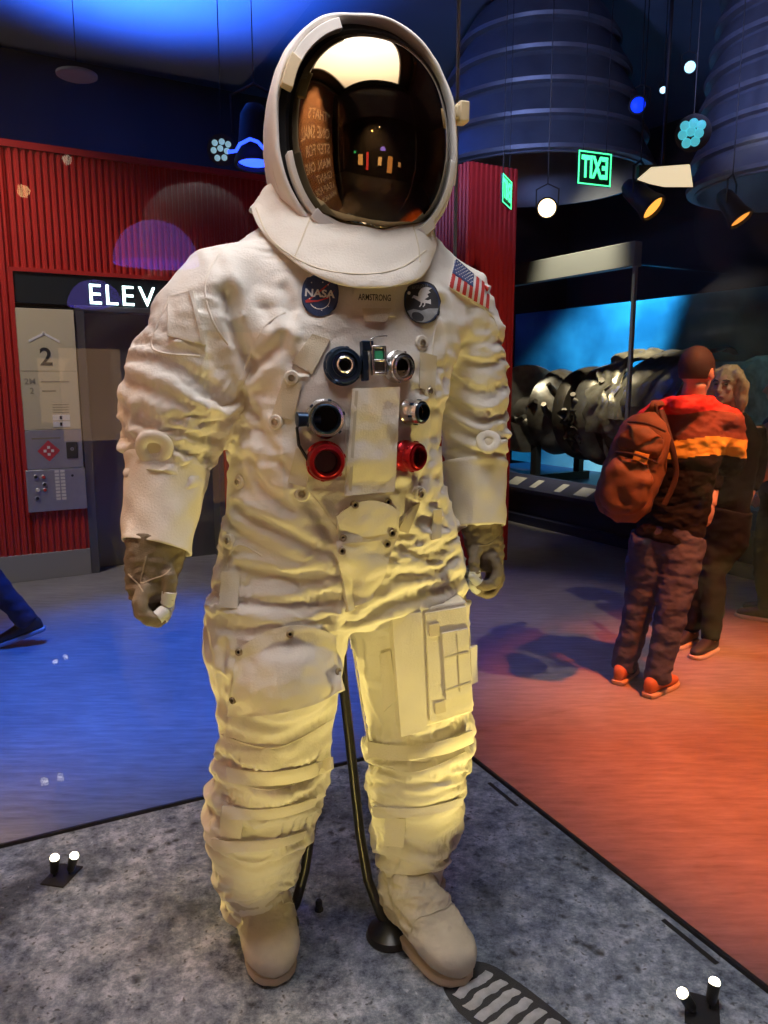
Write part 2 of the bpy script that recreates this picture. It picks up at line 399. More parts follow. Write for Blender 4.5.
# ---------------- chest, straps and flaps
px_patch('shoulder_strap', [(312,334),(330,340),(312,374),(292,362)], .004, M['cloth_tan'], suit, 8, 12)
px_patch('chest_strap', [(284,378),(302,384),(293,420),(272,415)], .004, M['cloth_tan'], suit, 8, 12)
px_patch('waist_strap', [(296,448),(312,452),(306,488),(288,482)], .004, M['cloth_tan'], suit, 8, 12)
px_patch('chest_strap', [(420,352),(436,356),(434,392),(419,388)], .004, M['cloth_tan'], suit, 8, 10)
px_patch('waist_strap', [(409,508),(420,503),(408,533),(398,530)], .004, M['cloth_tan'], suit, 6, 10)
px_patch('waist_strap', [(433,510),(441,509),(440,538),(431,540)], .004, M['cloth_tan'], suit, 6, 10)
px_patch('waist_strap', [(342,532),(396,527),(396,538),(340,545)], .010, M['cloth_tan'], suit, 14, 5)
zf, ZG = px_patch('zipper_flap', [(352,389),(399,387),(394,491),(344,496)], .012, M['cloth_flat'], suit, 22, 40, smooth=14, puck=.0026, solid=True)
for q in ([(355,391),(358,391),(351,494),(348,494)],):
    px_patch('stitch_line', q, .0135, M['stitch'], zf, 3, 20, smooth=10)
px_patch('belly_flap', [(336,516),(399,512),(398,531),(338,539)], .012, M['cloth_flat'], suit, 28, 16, arc=14, smooth=12, puck=.002, solid=True)
px_patch('crotch_flap', [(336,541),(397,536),(374,597),(346,612)], .010, M['cloth_flat'], suit, 26, 28, smooth=12, puck=.0025, solid=True)
px_patch('knee_flap', [(236,654),(335,638),(344,690),(228,716)], .009, M['cloth_flat'], suit, 44, 36, arc=20, arcb=8, smooth=20, puck=.003, solid=True)
sp, SG = px_patch('sleeve_pocket', [(169,297),(193,291),(206,345),(168,336)], .005, M['cloth_flat'], suit, 16, 24, smooth=10, puck=.002)
px_patch('pocket_edge', [(189,291),(193,291),(206,345),(202,345)], .008, M['cloth_flat'], sp, 3, 12, smooth=8)

def frame_at(px, py, lean=0.5, bv=None):
    h, n = hit(px, py, bv); n = n*lean+SF*(1-lean); n /= np.linalg.norm(n)
    x = np.cross(UZ, n); x /= np.linalg.norm(x); y = np.cross(n, x); return h, n, x, y
def chest_normal(px, py):
    ns = [hit(px+a, py+b)[1] for a in (-14,-7,0,7,14) for b in (-14,-7,0,7,14) if hit(px+a, py+b)[1] is not None]
    n = np.mean(ns, axis=0); n[2] *= .5; return n/np.linalg.norm(n)
snaps = [(292,378),(276,422),(302,494),(240,482),(230,541),(421,343),(428,391),(419,494),(355,505),(388,502),(343,538),(392,533),(342,551),(387,544),(239,652),(290,634),(338,672),(233,700)]
for (a, b) in snaps:
    n = chest_normal(a, b); P, _ = hit(a, b); s = mpp(P)
    d_ = Vector(ray(a, b)).normalized(); P = np.array(min((q for q in (sv.ray_cast(Vector(EYE), d_) for sv in SURF) if q[0]), key=lambda q: q[3])[0])+n*(.002 if (a, b) in snaps[:8] else -.002)
    mb = MB(); w = 1.0 if (a, b) in snaps[:8] else .0
    if w: mb.lathe([(0,-.012),(s*7.5,-.012),(s*7.5,.002),(s*6.5,.004),(0,.004)], P, n, 20, 0, cap=False)
    mb.lathe([(s*3.8,-.008),(s*3.8,.005),(s*3.2,.0065),(s*2.0,.0062),(s*1.8,.003),(.0,.003)], P, n, 20, 1, cap=False)
    mb.lathe([(s*1.7,.0034),(.0,.0036)], P, n, 12, 2, cap=False)
    mb.build('snap_fastener', [M['cloth_flat'], M['brass'], M['dark']], suit)

# ---------------- gas connectors and gauge
def base_at(px, py):
    n = chest_normal(px, py); G = quad_hits(rect_px(px, py, 20, 20), 5, 5); return G[2,2], n, mpp(G[2,2])
def spun(name, P, n, prof, material, parent, seg=36): 
    mb = MB(); mb.lathe(prof, P, n, seg, cap=False); return mb.build(name, material, parent, angle=30)
def connector(px, py, R, col, axis=None, out=.03, label=None, bore=.55, mid=None):
    P, n, s = base_at(px, py); n = n if axis is None else axis/np.linalg.norm(axis); R = R*s; P = P-n*.008
    o = spun('hose_connector', P, n, [(0,-.01),(R*1.08,-.01),(R*1.1,.006),(R*1.0,.010),(R*.95,out*.55),(R*1.0,out*.6),(R*1.0,out*.85),(R*.93,out),(R*.78,out*1.02),(R*.74,out*.75),(R*bore*1.05,out*.72),(R*bore,out*.35),(0,out*.35)], col, suit)
    if label: o['label'] = label
    spun('lock_ring', P, n, [(R*.76,out*.9),(R*.80,out*1.10),(R*.72,out*1.14),(R*.66,out*.95),(R*.66,out*.7)], mid or M['alu'], o)
    spun('bore', P, n, [(R*bore*1.0,out*.70),(R*bore*.95,out*.38),(0,out*.37)], M['dark_red'] if col is M['red_anod'] else M['dark'], o)
    a = np.cross(n, UZ); a /= np.linalg.norm(a); b = np.cross(n, a)
    for k in range(6):
        mb = MB(); t = k*PI/3+.3; d = a*math.cos(t)+b*math.sin(t); mb.box(P+d*R*1.0+n*out*.7, d*R*.07, np.cross(n, d)*R*.10, n*out*.12)
        mb.build('lock_tab', mid or M['alu'], o, bevel=.0006)
    return o, P, n, s
rt = SL*.42+SF*.9
o, P, n, s = connector(343,366,18,M['blue_anod'],label='flat blue disc-shaped connector',out=.022,bore=.30,mid=M['blue_anod'])
spun('port', P, n, [(s*8.5,.010),(s*8.5,.027),(s*7.4,.029),(s*6.4,.027),(s*6.2,.014)], M['alu'], o)
spun('bore', P, n, [(s*6.3,.015),(s*6.0,.0142),(0,.014)], M['dark'], o)
connector(398,367,15,M['alu'],axis=SF+SL*.25-UZ*.05,out=.026,bore=.55,label='silver connector')
o, P, n, s = connector(325,419,18.5,M['alu'],out=.036,bore=.66,label='silver connector with a dark bore',mid=M['blue_anod'])
mb = MB(); e = P-SL*s*17+n*.012
mb.tube([e+SL*.02, e-SL*s*6, e-SL*s*12, e-SL*s*12.5], [s*6, s*7, s*7.5, s*5], 20); mb.build('side_port', M['blue_anod'], o)
connector(325,461,18.5,M['red_anod'],out=.036,bore=.60,label='red connector',mid=M['red_anod'])
connector(410,412,12,M['alu'],axis=rt,out=.038,bore=.62,label='silver connector facing sideways',mid=M['blue_anod'])
connector(407,456,14.5,M['red_anod'],axis=rt,out=.036,bore=.60,label='red connector facing sideways',mid=M['red_anod'])
P, n, s = base_at(372,362); x = np.cross(UZ, n); x /= np.linalg.norm(x); y = np.cross(n, x)
mb = MB(); mb.box(P-x*s*9+n*.004, x*s*3, y*s*19, n*.007); mb.box(P-x*s*6+y*s*15+n*.005, x*s*6, y*s*5, n*.008)
gp = mb.build('gauge_mount', M['blue_anod'], suit, bevel=.0012)
mb = MB()
for (dx, dy, wx, wy) in ((-6,0,1.2,14),(7,0,1.2,14),(.5,13,7.5,1.3),(.5,-13,7.5,1.3),(.5,0,6.5,1)): mb.box(P+x*s*(dx+3)+y*s*dy+n*.016, x*s*wx, y*s*wy, n*.006)
mb.build('pressure_gauge', M['alu'], suit, bevel=.0008)
mb = MB(); mb.box(P+x*s*3.5+n*.010, x*s*6, y*s*12, n*.004); mb.build('gauge_back', M['grey_thread'], gp)
mb = MB(); mb.box(P+x*s*3.5+y*s*5+n*.016, x*s*4.5, y*s*4.5, n*.004); mb.build('gauge_dial', M['green'], gp, bevel=.001)
mb = MB(); mb.tube([P+x*s*(3+9*math.sin(t)-3*math.cos(t*2))+y*s*(12+13*math.sin((t+PI/2)*.5+.2))+n*(.012) for t in np.linspace(-PI/2, PI/2, 20)], .0013, 8)
mb.build('wire_loop', M['alu'], suit)
W = [hit(a, b)[0]+SF*.006 for a, b in ((303,414),(296,428),(298,445),(306,458),(312,470))]
mb = MB(); mb.tube(W, .0028, 8); mb.build('tether_cord', M['black_thread'], suit)

# ---------------- badges
def badge(name, cx, cy, w, h, rot, material, disc=True, th=.004, nu=22, bv=None):
    c = rect_px(cx, cy, w, h, rot); G = quad_hits(c, nu, nu, disc=disc, smooth=10, bv=bv); mb = MB(); slab(mb, G, th); o = mb.build(name, material, suit, angle=60)
    V, F = np.array(mb.v), mb.f; return o, bvh_of(V, F), (cx, cy, w, h, rot)
def on_badge(name, info, shapes, material, parent, bv, th=.0012):
    """flat figures in badge units (-1..1, y up) laid on the badge"""
    cx, cy, w, h, rot = info; r = math.radians(rot); mb = MB()
    for V, F in shapes:
        out = []
        for p in V:
            X, Y = p[0]*w/2, -p[1]*h/2; d = ray(cx+X*math.cos(r)-Y*math.sin(r), cy+X*math.sin(r)+Y*math.cos(r)); d /= np.linalg.norm(d)
            q = bv.ray_cast(Vector(EYE), Vector(d))
            out.append(np.array(q[0])-d*th if q[0] else EYE+d*1.4)
        mb.add(out, F)
    return mb.build(name, material, parent, smooth=False)
def txt(t, x, y, w, h, bold=0.0):
    V, F = text_mesh(t, 1.0, bold); a = V[:,0].min(); b = V[:,0].max(); V = V.copy(); V[:,0] = x+(V[:,0]-(a+b)/2)*w/(b-a); V[:,1] = y+V[:,1]*h/.7; return V, F
def poly(pts): return [(x, y, 0) for x, y in pts], [tuple(range(len(pts)))]
def disc_shape(x, y, rx, ry, n=16): return poly([(x+rx*math.cos(2*PI*k/n), y+ry*math.sin(2*PI*k/n)) for k in range(n)])
def ribbon(pts, w):
    V = []; F = []
    for i, p in enumerate(pts):
        a = np.array(pts[max(i-1,0)]); b = np.array(pts[min(i+1,len(pts)-1)]); t = (b-a)/(np.linalg.norm(b-a)+1e-9); nn = np.array([-t[1], t[0]]); ww = w[i] if not np.isscalar(w) else w
        V += [tuple(np.array(p)+nn*ww)+(0,), tuple(np.array(p)-nn*ww)+(0,)]
    for i in range(len(pts)-1): F.append((2*i, 2*i+1, 2*i+3, 2*i+2))
    return V, F
o, bv, inf = badge('agency_patch', 320, 295, 37, 43, 4, M['navy'])
on_badge('patch_lettering', inf, [txt('NASA', 0, .06, 1.62, .34, .03)], M['white_thread'], o, bv, .0016)
on_badge('patch_vector', inf, [ribbon([(-.75,-.35),(-.3,-.05),(.2,.35),(.62,.72)], [.05,.04,.035,.0]), ribbon([(-.75,-.35),(-.1,-.28),(.45,-.1),(.8,.3)], [.05,.035,.03,.0])], M['red_thread'], o, bv, .0008)
on_badge('patch_orbit', inf, [ribbon([(.55*math.cos(t), .75*math.sin(t)*.6-.2) for t in np.linspace(-2.6,.6,24)], .02)]+[disc_shape(a, b, .035, .03, 6) for a, b in ((-.5,.55),(.1,.6),(.4,.5),(-.2,-.6),(.15,-.7),(.5,-.5),(-.55,-.2))], M['white_thread'], o, bv, .0010)
o, bv, inf = badge('name_tag', 374, 301, 42, 30, 2, M['cloth_flat'], disc=False)
on_badge('name_lettering', inf, [txt('ARMSTRONG', .02, .22, 1.55, .42, .012)], M['black_thread'], o, bv)
px_patch('tag_flap', [(362,309),(391,309),(385,322),(365,322)], .006, M['cloth_tan'], o, 8, 6)
o, bv, inf = badge('mission_patch', 422, 303, 36, 42, -8, M['black_thread'])
on_badge('patch_rim', inf, [ribbon([(.96*math.cos(t), .96*math.sin(t)) for t in np.linspace(0, 2*PI, 40)], .04)], M['navy'], o, bv, .0010)
on_badge('patch_moon', inf, [poly([(-.88,-.28),(-.5,-.22),(-.1,-.36),(.3,-.30),(.86,-.36),(.74,-.6),(.45,-.84),(0,-.93),(-.45,-.84),(-.74,-.6)])], M['grey_thread'], o, bv, .0008)
on_badge('patch_bird', inf, [ribbon([(-.52,.30),(-.40,.36),(-.22,.26),(.05,.10),(.32,.02),(.50,.0)], [.01,.07,.09,.10,.07,.12]), poly([(-.18,.22),(-.12,.50),(.05,.68),(.34,.74),(.66,.64),(.46,.54),(.56,.44),(.36,.38),(.42,.26),(.12,.14)]), ribbon([(0,.08),(-.08,-.10),(-.18,-.16)], [.05,.03,.03]), ribbon([(.16,.04),(.12,-.12),(.02,-.18)], [.05,.03,.03]), disc_shape(-.64,.56,.09,.08)], M['white_thread'], o, bv, .0010)
on_badge('patch_lettering', inf, [txt('APOLLO 11', 0, .78, .9, .16)], M['grey_thread'], o, bv, .0012)

# flag on the far shoulder
fc = [(455,260),(489,287),(488,309),(449,287)]
G = quad_hits(fc, 27, 14, smooth=8); NN = grid_normals(G); fl = MB(); slab(fl, G, .003); flag = fl.build('shoulder_flag', M['white_thread'], suit, angle=60)
flag['label'] = 'national flag patch of stars and stripes'
st = MB()
for k in range(0, 13, 2): slab(st, G[(7 if k < 7 else 0):, 2*k:2*k+3], .0042, .0)
st.build('flag_stripes', M['red_thread'], flag)
cn = MB(); slab(cn, G[0:8, 0:15], .0048, .0); cn.build('flag_canton', mat('canton_blue', (.05,.08,.22), .8), flag)
stars = MB()
for j in range(1, 7):
    for i in range(1, 14):
        if (i+j) % 2 == 0: stars.lathe([(.0018,0),(.0012,.0006),(0,.0006)], G[j,i]+NN[j,i]*.0050, NN[j,i], 5, cap=False)
stars.build('flag_stars', M['white_thread'], flag)

# ---------------- thigh pocket
PC = [(391,614),(467,601),(474,712),(401,735)]
n = SF*.55+np.array([0,-.45,0]); n /= np.linalg.norm(n); KP = float(np.max([hit(a, b)[0]@n for a, b in ((410,640),(440,650),(430,690),(415,710),(455,700),(455,640))]))-.012
def plane_quad(c, nu, nv, off=0.0):
    tl, tr, br, bl = [on_plane(a, b, n, KP+off) for a, b in c]; return np.array([[lerp(lerp(tl, tr, i/(nu-1)), lerp(bl, br, i/(nu-1)), j/(nv-1)) for i in range(nu)] for j in range(nv)])
G = plane_quad(PC, 24, 32, .030)-n*.030
tb = MB(); slab(tb, G, .030, .07, nrm=n, puck=.0015); pocket = tb.build('thigh_pocket', M['cloth_flat'], suit, bevel=.004, angle=40)
def on_pocket(name, c, th, m, nu=8, nv=10, arc=0): 
    G = plane_quad(c, nu*2, nv*2, .030); mb = MB(); slab(mb, G, th, .004, nrm=n, puck=.0012 if th > .004 and nu > 4 else 0); return mb.build(name, m, pocket, angle=40)
on_pocket('pocket_side_panel', [(391,614),(421,611),(426,728),(400,735)], .010, M['cloth_flat'])
on_pocket('pocket_front_panel', [(425,613),(465,606),(472,704),(430,721)], .005, M['cloth_flat'])
fp = on_pocket('pocket_flap', [(441,632),(467,627),(470,690),(445,699)], .010, M['cloth_flat'])
for q in ([(455,633),(456,633),(459,690),(458,690)],[(443,655),(467,650),(467,651.5),(443,656.5)],[(444,688),(469,680),(469,681.5),(444,689.5)]):
    on_pocket('pocket_stitching', q, .0112, M['stitch'], 3, 8)
for q in ([(428,624),(438,622),(439,634),(429,636)],[(434,702),(444,699),(445,710),(435,713)]): on_pocket('velcro_square', q, .008, M['cloth_tan'], 4, 4)
px_patch('pocket_tab', [(467,648),(475,645),(478,682),(471,684)], .012, M['cloth_flat'], suit, 5, 8)
px_patch('cuff_pocket', [(380,655),(391,650),(396,700),(384,712)], .006, M['cloth_flat'], suit, 6, 10)

for q, ac in (([(226,767),(331,757),(332,769),(228,782)],-9),([(368,741),(472,730),(473,742),(369,756)],-9),([(222,806),(316,797),(314,806),(224,818)],-7),([(212,838),(306,830),(303,838),(214,850)],-7),([(373,806),(463,797),(462,805),(374,816)],-6)):
    px_patch('leg_band', q, .003, M['cloth_flat'], suit, 30, 5, arc=ac, arcb=-ac, smooth=2, puck=.0012)
# ---------------- gauntlet cuffs
def cuff(spec, name='gauntlet_cuff', th=.006, tilt=0.0):
    rings = []; 
    pts = [S(a[0], a[1], a[2]) for a in spec]; ax = pts[-1]-pts[0]; ax /= np.linalg.norm(ax)
    x = SL-ax*(SL@ax); x /= np.linalg.norm(x); y = np.cross(ax, x)
    def ring(p, r, k):
        rr = r*mpp(p); out = []
        for q in range(56):
            t = 2*PI*q/56; wob = 1+.022*math.sin(3*t+k*.9)+.012*math.sin(7*t-k*1.7)+.01*math.sin(5*t+k*2.3)
            out.append(p+(x*math.cos(t)+y*math.sin(t)*.95)*rr*wob+ax*tilt*math.cos(t))
        return out
    L = len(spec); sub = []
    for k in np.linspace(0, L-1, 22):
        i = min(int(k), L-2); f = k-i; sub.append((lerp(pts[i], pts[i+1], f), lerp(spec[i][3], spec[i+1][3], f), k*3))
    o_r = [ring(p, r, k) for p, r, k in sub]
    o_r[0] = ring(sub[0][0]-ax*.002, sub[0][1]*1.02, 0); o_r[1] = ring(sub[0][0]+ax*.006, sub[0][1]*1.035, 0)
    o_r[-1] = ring(sub[-1][0], sub[-1][1]*1.03, sub[-1][2]); 
    i_r = [ring(p, r*.93, k) for p, r, k in (sub[0], sub[3], sub[8])][::-1]
    e_r = [ring(p, r*.93, k) for p, r, k in (sub[-1], sub[-3], sub[-5])]
    mb = MB(); mb.loft(i_r+o_r+e_r, True, False, False); V, F = cloth_relax(np.array(mb.v), mb.f, .05, .05, 110, 16, .005, .10, .006, 6, .008, 0, lambda q: np.full(len(q), 1.0)); V, F = subdivide(V, F); return np_mesh(name, V, F, M['cloth_flat'], suit, angle=60)
cuff([(167,462,.035,40.5),(161,505,.06,38),(157,545,.09,34)], tilt=.008)
lc = cuff([(473,461,.0,33),(477,495,.02,30),(480,524,.04,25)], tilt=.004)
# wrist rings
def wrist_ring(px, py, R, r2):
    h, n0 = hit(px, py); d = -np.array(ray(px, py)); d /= np.linalg.norm(d); n = n0*.5+d*.5; n /= np.linalg.norm(n); s = mpp(h)
    a = np.cross(UZ, n); a /= np.linalg.norm(a); b = np.cross(n, a); mb = MB()
    rings = []
    for k in range(40):
        t = 2*PI*k/40; dd = a*math.cos(t)+b*math.sin(t); w = 1+.04*math.sin(3*t+.5)
        rings.append([h+dd*s*(R*w+r2*math.cos(q))+n*(s*r2*.55*math.sin(q)+.008) for q in np.linspace(0, 2*PI, 12, endpoint=False)])
    mb.loft(rings+[rings[0]], True, False, False); o = mb.build('wrist_loop', M['cloth_flat'], suit)
    spun('loop_core', h+n*.002, n, [(0,-.01),(s*R,-.01),(s*R,.002),(s*R*.62,.003),(s*R*.56,.008),(0,.009)], M['cloth_tan'], o)
wrist_ring(155,447,12.5,6.5); wrist_ring(488,443,8,4.5)

# ---------------- gloves with hands
def px3(a): return S(a[0], a[1], a[2])
def hand(wrist, fingers, thumb, label, straps=()):
    mb = MB(); limb(mb, wrist, 24); tips = []
    for fpts, r in fingers+[thumb]:
        pts = [px3(q) for q in fpts]; rr = [r*mpp(pts[0])*k for k in np.linspace(1.12, .86, len(pts))]
        # resample smoothly
        P = []; R = []
        for k in np.linspace(0, len(pts)-1, 5*len(pts)):
            i = min(int(k), len(pts)-2); f = k-i
            p0, p1, p2, p3 = pts[max(i-1,0)], pts[i], pts[i+1], pts[min(i+2,len(pts)-1)]
            P.append(.5*((2*p1)+(p2-p0)*f+(2*p0-5*p1+4*p2-p3)*f*f+(3*p1-p0-3*p2+p3)*f**3)); R.append(lerp(rr[i], rr[i+1], f))
        t = P[-1]-P[-2]; t /= np.linalg.norm(t)
        mb.tube(P+[P[-1]+t*R[-1]*.6], R+[R[-1]*.6], 14); tips.append((P, R, t))
    V, F = remesh(mb, .0034, 3)
    N = vnormals(V, F); V = V+N*np.array([noise.noise(Vector(p)*95)*.0022+noise.noise(Vector((p[0]*45, p[1]*45, p[2]*90)))*.0030 for p in V])[:,None]
    g = np_mesh('glove', V, F, M['glove'], suit, angle=180); g['label'] = label
    for P, R, t in tips:
        tb = MB(); k = len(P)-5; rr = max(R[k:])
        tb.tube([P[k]-t*.001]+P[k:]+[P[-1]+t*rr*.55, P[-1]+t*rr*.95, P[-1]+t*rr*1.12], [rr*.9]+[q*1.07 for q in R[k:]]+[rr*.98, rr*.62, rr*.15], 16); tb.build('fingertip', M['tip'], g)
    gb = bvh_of(V, F)
    for ln in straps: seam_px('glove_strap', ln, .0015, M['strap'], g, gb)
    return g
rw = [(157,536,.09,30,28),(155,556,.098,29,26),(152,572,.104,27,22),(150,588,.108,24,20),(149,600,.11,20,18)]
hand(rw, [
  ([(147,586,.135),(140,602,.15),(143,614,.155),(154,619,.155),(162,613,.15)],7.4),
  ([(150,590,.115),(143,608,.125),(149,618,.13),(159,620,.13),(165,613,.125)],7.4),
  ([(154,592,.095),(148,608,.10),(154,617,.10),(163,617,.10),(167,609,.10)],7.0),
  ([(158,590,.075),(155,604,.075),(160,612,.075),(167,611,.08),(169,604,.085)],6.2)],
  ([(160,562,.12),(168,574,.14),(170,586,.145),(168,600,.145)],7.6), 'brown mesh glove with pale fingertips', ([(146,556),(143,570),(141,583),(152,579),(164,575),(171,568)],[(128,574),(138,584),(143,592)]))
lw = [(480,515,.035,22,20),(482,530,.04,21,18),(485,545,.045,20,16),(488,560,.05,17,14),(489,568,.05,14,12)]
hand(lw, [
  ([(492,556,.075),(498,572,.09),(492,584,.095),(482,585,.095),(474,577,.09)],5.6),
  ([(493,558,.055),(499,577,.07),(492,591,.075),(482,592,.075),(473,585,.075)],5.6),
  ([(492,560,.04),(497,580,.045),(489,593,.05),(479,592,.05),(471,582,.055)],5.4),
  ([(489,560,.025),(491,576,.025),(483,586,.03),(473,583,.035),(467,573,.04)],5.0)],
  ([(478,546,.06),(474,556,.075),(474,566,.085),(476,579,.09)],5.8), 'dark mesh glove curled with grey fingertips', ([(478,546),(490,544),(502,534)],))
# ---------------- boots
def boot(toe_px, d, up, name_label):
    toe = on_z(toe_px[0], toe_px[1], PLAT+.004); d = np.array([d[0], d[1], 0.0]); d /= np.linalg.norm(d); s = np.array([-d[1], d[0], 0])
    s = -s if s[0] < 0 else s
    ank = toe-d*.195; z0 = PLAT+.006
    prof = [(-.088,.026,.07),(-.078,.040,.11),(-.05,.050,.14),(-.01,.053,.15),(.03,.055,.145),(.07,.058,.120),(.11,.060,.085),(.145,.058,.068),(.172,.048,.056),(.188,.034,.044),(.195,.016,.030)]
    mb = MB(); rings = []
    for x, w, h in prof:
        r = []
        for k in range(28):
            cx, cy = supell(2*PI*k/28, 2.6); r.append(ank+d*x+s*w*cx+UZ*(z0-ank[2]+.018+h*.5*(1+cy)))
        rings.append(r)
    mb.loft(rings)
    sh = up
    mb.tube([ank+d*(-.012)+UZ*(z0-ank[2]+.05), ank-d*.012+UZ*(z0-ank[2]+.10)]+[q[0] for q in sh], [.052,.055]+[q[1] for q in sh], 28, up=SL)
    V, F = remesh(mb, .0075, 5)
    def wf(V): 
        w = np.clip((V[:,2]-PLAT-.045)/.04, 0, 1)*np.clip(1.25-((V-ank)@d)/.16, .2, 1); return w
    V, F = cloth_relax(V, F, .65, .25, 240, 24, .007, .045, .0015, 9, .020, 0, wf)
    V, F = subdivide(V, F); V, F = cloth_relax(V, F, .07, .07, 60, 70, .0008, .05, .01, 4, .004, 0, lambda q: .25+.75*wf(q))
    o = np_mesh('boot', V, F, M['boot'], suit, angle=180)
    so = MB(); out = []
    for x, w, h in prof: out.append((x*.975, w-.006))
    ol = [(x, w) for x, w in out]+[(x, -w) for x, w in out[::-1]]
    ol = [(-.089, .010)]+ol[:len(out)]+[(.1935, .0)]+ol[len(out):]+[(-.089,-.010)]
    def lay(sc, z): return [ank+d*(.05+(x-.05)*sc)+s*w*sc+UZ*(z-ank[2]) for x, w in ol]
    so.loft([lay(.97, PLAT+.003), lay(1.0, PLAT+.007), lay(1.0, PLAT+.016), lay(.985, PLAT+.021), lay(.93, PLAT+.023)]); so.build('boot_sole', M['sole'], o, angle=50)
    bv = bvh_of(V, F); wt = []
    for x, w, h in prof[4:]:
        pass
    sb = MB(); pts = []
    for t in np.linspace(-1, 1, 25):
        p = ank+d*.075+UZ*(z0-ank[2]+.3)+s*t*.07; q = bv.ray_cast(Vector(p+d*(.02*(1-t*t))), Vector((0,0,-1)))
        if q[0]: pts.append(np.array(q[0])+UZ*.001)
    if len(pts) > 4: sb.tube(pts, .0016, 8); sb.build('boot_seam', M['stitch'], o)
    return o
def bnd(px, py, f, r): p = S(px, py, f); return (p, r*mpp(p))
boot((277,988), (.30,-.95), [bnd(255,890,-.03,32), bnd(255,876,-.025,33)], 'r')
boot((466,987), (.55,-.84), [bnd(414,888,.045,29), bnd(413,874,.04,30)], 'l')
# ---------------- helmet
HY = math.radians(17)
HF = np.array([math.sin(HY), -math.cos(HY), 0]); HL = np.array([math.cos(HY), math.sin(HY), 0])
HC = S(356,146,-.02)
def H(l, f, z): return HC+HL*l+HF*f+UZ*z
helmet = MB()
NR = 72
def oval(a, hu, hd, f, n=2.25, l0=0, z0=0, lean=0.0):
    R = []
    for k in range(NR):
        t = 2*PI*k/NR; x, y = supell(t, n); zz = z0+(hu if y > 0 else hd)*y; R.append(H(l0+a*x, f+lean*zz, zz))
    return R
LZ = -.10
outer = [oval(.02,.025,.025,-.225), oval(.075,.085,.085,-.215), oval(.125,.14,.14,-.185), oval(.158,.183,.18,-.13), oval(.176,.206,.20,-.06), oval(.183,.214,.208,.01), oval(.184,.216,.212,.05, lean=LZ*.3),
         oval(.183,.215,.213,.075, lean=LZ*.5), oval(.180,.212,.210,.09, lean=LZ*.6), oval(.174,.206,.205,.096, lean=LZ*.6), oval(.168,.199,.199,.09, lean=LZ*.6), oval(.165,.195,.196,.06, lean=LZ*.5), oval(.163,.19,.19,.02)]
# soft fabric cover: slight puckers
oo = []
for r in outer:
    oo.append([p+(p-HC)/np.linalg.norm(p-HC)*(noise.noise(Vector(p)*14)*.004+noise.noise(Vector(p)*34)*.0015) for p in r])
helmet.loft(oo, True, True, False)
HV_, HF_ = subdivide(np.array(helmet.v), helmet.f); HV_, HF_ = cloth_relax(HV_, HF_, .035, .03, 90, 22, .003, .06, .02, 2, .005, 0, lambda q: np.full(len(q), 1.0))
hm = np_mesh('helmet_hood', HV_, HF_, M['shell'], suit, angle=70)
VO = dict(l0=.008, z0=-.010)
g = MB(); g.loft([oval(.166,.196,.196,.070,lean=LZ*.5), oval(.163,.193,.196,.080,lean=LZ*.5,**VO), oval(.156,.187,.190,.076,lean=LZ*.5,**VO), oval(.150,.180,.184,.045,lean=LZ*.4,**VO)], True, False, False)
g.build('visor_gasket', M['gasket'], hm)
VA, VU, VD, VB = .158, .190, .195, .122
vr = []
for ph in np.linspace(0, PI/2, 26): c = math.cos(ph); vr.append(oval(VA*max(c,.004), VU*max(c,.004), VD*max(c,.004), .058+VB*math.sin(ph), n=2.0+.22*c, lean=LZ*.4, **VO))
v = MB(); v.loft(vr, True, False, True); visor = v.build('visor', M['gold'], suit, angle=80, subsurf=1); visor['label'] = 'gold mirrored visor'
# pale rim round the lower half and a short sunshade at the top corner
def oval_pt(t, a, hu, hd, f, lean=LZ*.5, n=2.25):
    x, y = supell(t, n); zz = (hu if y > 0 else hd)*y-.008; return H(a*x+.006, f+lean*zz, zz)
def arc_band(name, t0, t1, ro, ri, f0, f1, m, parent, n=48):
    rings = []
    for t in np.linspace(t0, t1, n):
        rings.append([oval_pt(t, .1545*ro, .182*ro, .186*ro, f0), oval_pt(t, .1545*ro, .182*ro, .186*ro, f1), oval_pt(t, .1545*ri, .182*ri, .186*ri, f1+.003), oval_pt(t, .1545*ri, .182*ri, .186*ri, f0)])
    mb = MB(); mb.loft(rings); return mb.build(name, m, parent, bevel=.0015, angle=40)
arc_band('visor_rim', math.radians(190), math.radians(352), 1.065, 1.005, .075, .102, M['rim'], suit)
arc_band('sunshade_edge', math.radians(108), math.radians(152), 1.13, 1.02, .085, .104, M['shell'], suit, 20)
arc_band('visor_hinge_tab', math.radians(226), math.radians(244), 1.11, 1.0, .085, .112, M['rim'], suit, 12)
arc_band('visor_hinge_tab', math.radians(296), math.radians(312), 1.11, 1.0, .085, .112, M['rim'], suit, 12)
arc_band('latch', math.radians(146), math.radians(163), 1.15, 1.02, .09, .114, M['tan_latch'], suit, 12)
lp = oval_pt(math.radians(14), .190, .215, .21, .085)
mb = MB(); mb.box(lp, HL*.010, HF*.016, UZ*.019); mb.box(lp-HL*.010, HL*.006, HF*.012, UZ*.012); mb.build('latch', M['tan_latch'], suit, bevel=.003)
# stitched tapes running over the hood
for f, a, u, ln in ((.055,.1855,.2185,LZ*.3),(-.06,.178,.2085,0)):
    mb = MB(); R = [oval_pt(t, a, u, u, f, ln) for t in np.linspace(math.radians(-15), math.radians(205), 60)]; mb.tube(R, .0024, 8); mb.build('hood_seam', M['shell'], hm)
